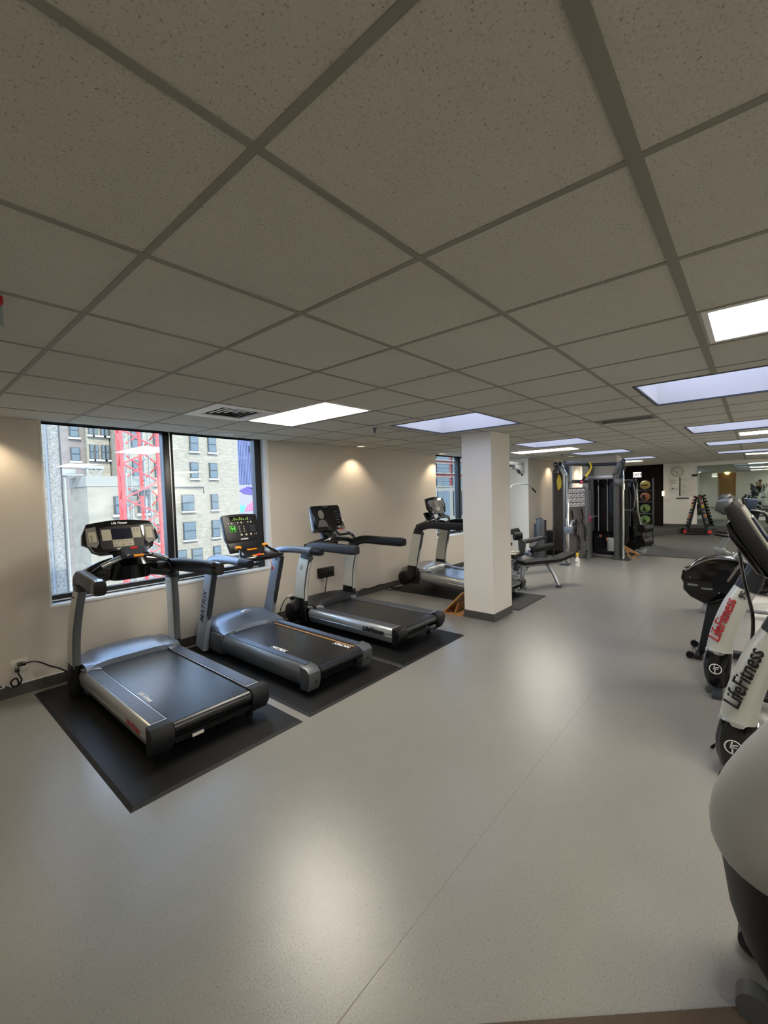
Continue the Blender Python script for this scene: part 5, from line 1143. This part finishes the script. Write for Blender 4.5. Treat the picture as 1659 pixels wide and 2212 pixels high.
for x in (10.7, 11.05, 11.5, 11.8):
    for z in (5.0, 6.9, 8.9): win(t, o, x, x+.26, z, z+1.15, 39.4)
t = thing('roof_shed', 'pale stone block building with stained wall and rooftop unit, behind the red tower', 'building', (8.2, 26, -16)); o = (8.2, 26, -16)
fac(t, 'stone_block', o, 6.87, 10.1, 26, 29, -16, 3.0); fac(t, 'concrete', o, 6.83, 10.14, 25.95, 29, 2.5, 3.03, 'parapet')
win(t, o, 8.03, 8.62, .98, 1.95, 26); win(t, o, 9.2, 9.8, .98, 1.95, 26); win(t, o, 8.03, 8.62, -2.2, -1.2, 26)
MB().tube([(-2.3, .1, -20), (-2.3, -.1, 18.9), (-2.15, 0, 19.0), (-1.4, 0, 19.02)], .06, 8).build('drain_pipe', 'pale_metal', t, 60) if False else None
pp = MB().tube([(6.28-8.2, 1.5, 0), (6.32-8.2, 1.5, 19.0), (6.5-8.2, 1.2, 19.1), (6.9-8.2, .6, 19.1)], .05, 8).build('drain_pipe', 'pale_metal', t)
h_ = MB().box((7.1-8.2, .8, 19.45), (7.95-8.2, 1.8, 19.6), .02).box((7.12-8.2, .8, 19.0), (7.2-8.2, .9, 19.5)).box((5.9-8.2, 1.5, 19.1), (6.8-8.2, 2.5, 19.45), .03).build('rooftop_unit', 'pale_metal', t)
for a, b in ((7.3, 7.52), (7.52, 7.75), (7.9, 7.6)): MB().tube([(a-8.2, .85, 19.46), (b-8.2, .85, 19.05)], .035, 6).build('unit_strut', 'pale_metal', t)
t = thing('apartment_building', 'cream apartment building with paired windows in the right window pane', 'building', (17, 38, -16)); o = (17, 38, -16)
fac(t, 'stone_beige', o, 12.2, 22.65, 38, 50, -16, 16)
for z0, z1, xs_ in ((5.9, 7.3, ((17.93, 18.7), (19.62, 20.4))), (3.5, 4.93, ((17.88, 18.62), (19.65, 20.42))), (.62, 2.05, ((16.99, 18.08), (19.68, 20.36))), (-1.94, -.36, ((17.02, 18.1), (19.64, 20.41))), (-4.1, -2.77, ((16.0, 17.2), (17.67, 18.64), (19.69, 20.4))), (-6.8, -5.4, ((17.0, 18.0), (19.6, 20.4))), (8.5, 9.9, ((17.9, 18.7), (19.6, 20.4)))):
    for a, b in xs_: win(t, o, a, b, z0, z1, 38)
    for a in (13.2, 14.9): win(t, o, a, a+.8, z0, z1, 38)
MB().tube([(-3.2, -.15, 18.55), (-3.2, -.15, 18.75), (2.0, -.15, 18.7), (2.0, -.15, 18.2)], .05, 6).build('wall_pipe', 'win_frame', t)
t = thing('corrugated_building', 'distant blue ribbed metal building above a painted mural', 'building', (34.5, 55, -16)); o = (34.5, 55, -16)
mb = MB()
for k in range(30): x = 32.2+.25*k; mb.box((x-o[0], -.12, 3.4-o[2]), (x+.15-o[0], .1, 18-o[2]))
mb.box((32.0-o[0], 0, 0), (40-o[0], 8, 18-o[2])); mb.build('ribbed_wall', 'corrugated', t, 0)
MB().box((34.5-o[0], -.3, 8.2-o[2]), (35.2-o[0], -.1, 8.95-o[2])).build('louvre_vent', 'win_frame', t, 0)
mu = MB().box((32.1-o[0], -.3, 0), (38-o[0], 0, 3.4-o[2])).build('mural', 'mural_white', t, 0)
for pts, m in (([(32.5, 2.6), (34, 3.2), (36, 2.7), (35.5, 1.9), (33.4, 2.1)], 'mural_plum'), ([(33.2, -.3), (35.6, -.2), (36, 1.3), (34.6, 1.0), (33.8, .5)], 'mural_pink'), ([(32.3, -.6), (33.2, -.3), (33.5, .4), (32.6, .6)], 'mural_teal'), ([(34.2, 2.9), (36.5, 3.3), (37.5, 2.8), (36.2, 2.3)], 'mural_pink'), ([(32.3, -6), (36, -6), (36, -1), (33, -1.4)], 'mural_plum')):
    MB().prism([(x-o[0], z-o[2]) for x, z in pts], 'y', -.36, -.29).build('painted_shape', m, mu, 0)
t = thing('brick_building', 'red brick building with pale bands seen in the second window', 'building', (64, 40, -16)); o = (64, 40, -16)
fac(t, 'brick_red', o, 56, 76, 40, 52, 2.6-0, 14, 'brick_wall'); fac(t, 'concrete', o, 56, 76, 39.9, 52, -16, 2.6, 'stone_base')
for k in range(7):
    x = 56.3+3.65*k if k % 2 == 0 else 0
xw = [(59.9, 63.8), (64.8, 66.5), (67.5, 71.2), (56.2, 58.9), (72, 75)]
for a, b in xw:
    for z0, z1 in ((-6, -3.6), (-2.6, 1.7)): win(t, o, a+.1, b-.2, z0, z1, 39.9, False)
    for z0, z1 in ((2.62, 4.0), (4.85, 6.3), (7.05, 8.5), (9.3, 10.8)):
        win(t, o, a, b, z0, z1, 40, False); MB().box((a-.3-o[0], -.3, z1-o[2]), (b+.3-o[0], 0, z1+.18-o[2])).build('lintel', 'concrete', t, 0); MB().box((a-.3-o[0], -.3, z0-.22-o[2]), (b+.3-o[0], 0, z0-o[2])).build('lower_band', 'concrete', t, 0)
t = thing('facade_netting', 'white netted scaffold column just outside the left window edge', 'netting', (1.86, 9.0, -16))
MB().box((-.20, 0, 0), (.15, .25, 24)).build('mesh_wrap', 'netting', t, 0); MB().box((.145, -.02, 0), (.165, .27, 24)).build('edge_pole', 'win_frame', t, 0); MB().tube([(-.04, -.03, 0), (-.04, -.03, 24)], .02, 8).build('rope', 'ink', t)
# red lattice tower
t = thing('lattice_tower', 'red and white steel lattice crane tower outside the left window pane', 'crane tower', (7.3, 20, -16))
hw = .62
crn = [(-.72, 0), (.72, 0), (.45, 1.25), (-.45, 1.25)]
for x, y in crn: MB().box((x-.055, y-.055, 0), (x+.055, y+.055, 25)).build('leg', 'crane_red', t, 0)
for k in range(17):
    z = 1.45*k+.4
    for i in range(4):
        (x0, y0), (x1, y1) = crn[i], crn[(i+1) % 4]
        if i % 2 == 0 or k > 6:
            mb = MB().tube([(x0, y0, z), (x1, y1, z+.725)], .035, 6).tube([(x1, y1, z+.725), (x0, y0, z+1.45)], .035, 6); mb.build('brace', 'crane_red' if i else 'crane_red', t)
    MB().tube([(-.72, 0, z), (.72, 0, z)], .03, 6).build('rung', 'crane_red', t) if k % 4 == 3 else None
for x in (-.5, .25): MB().box((x, .3, 0), (x+.05, .4, 25)).box((x+.2, .3, 0), (x+.24, .4, 25)).build('ladder_rail', 'pale_metal', t, 0)
for k in range(6): MB().box((-.3+.25*(k % 3), .1, 17.9+.12*(k % 2)), (-.12+.25*(k % 3), .25, 18.05+.12*(k % 2)), .02).build('floodlight', 'win_frame', t)
struct('floor_street', MB().box((-80, 6, -16.2), (120, 120, -16)), 'asphalt', 0)
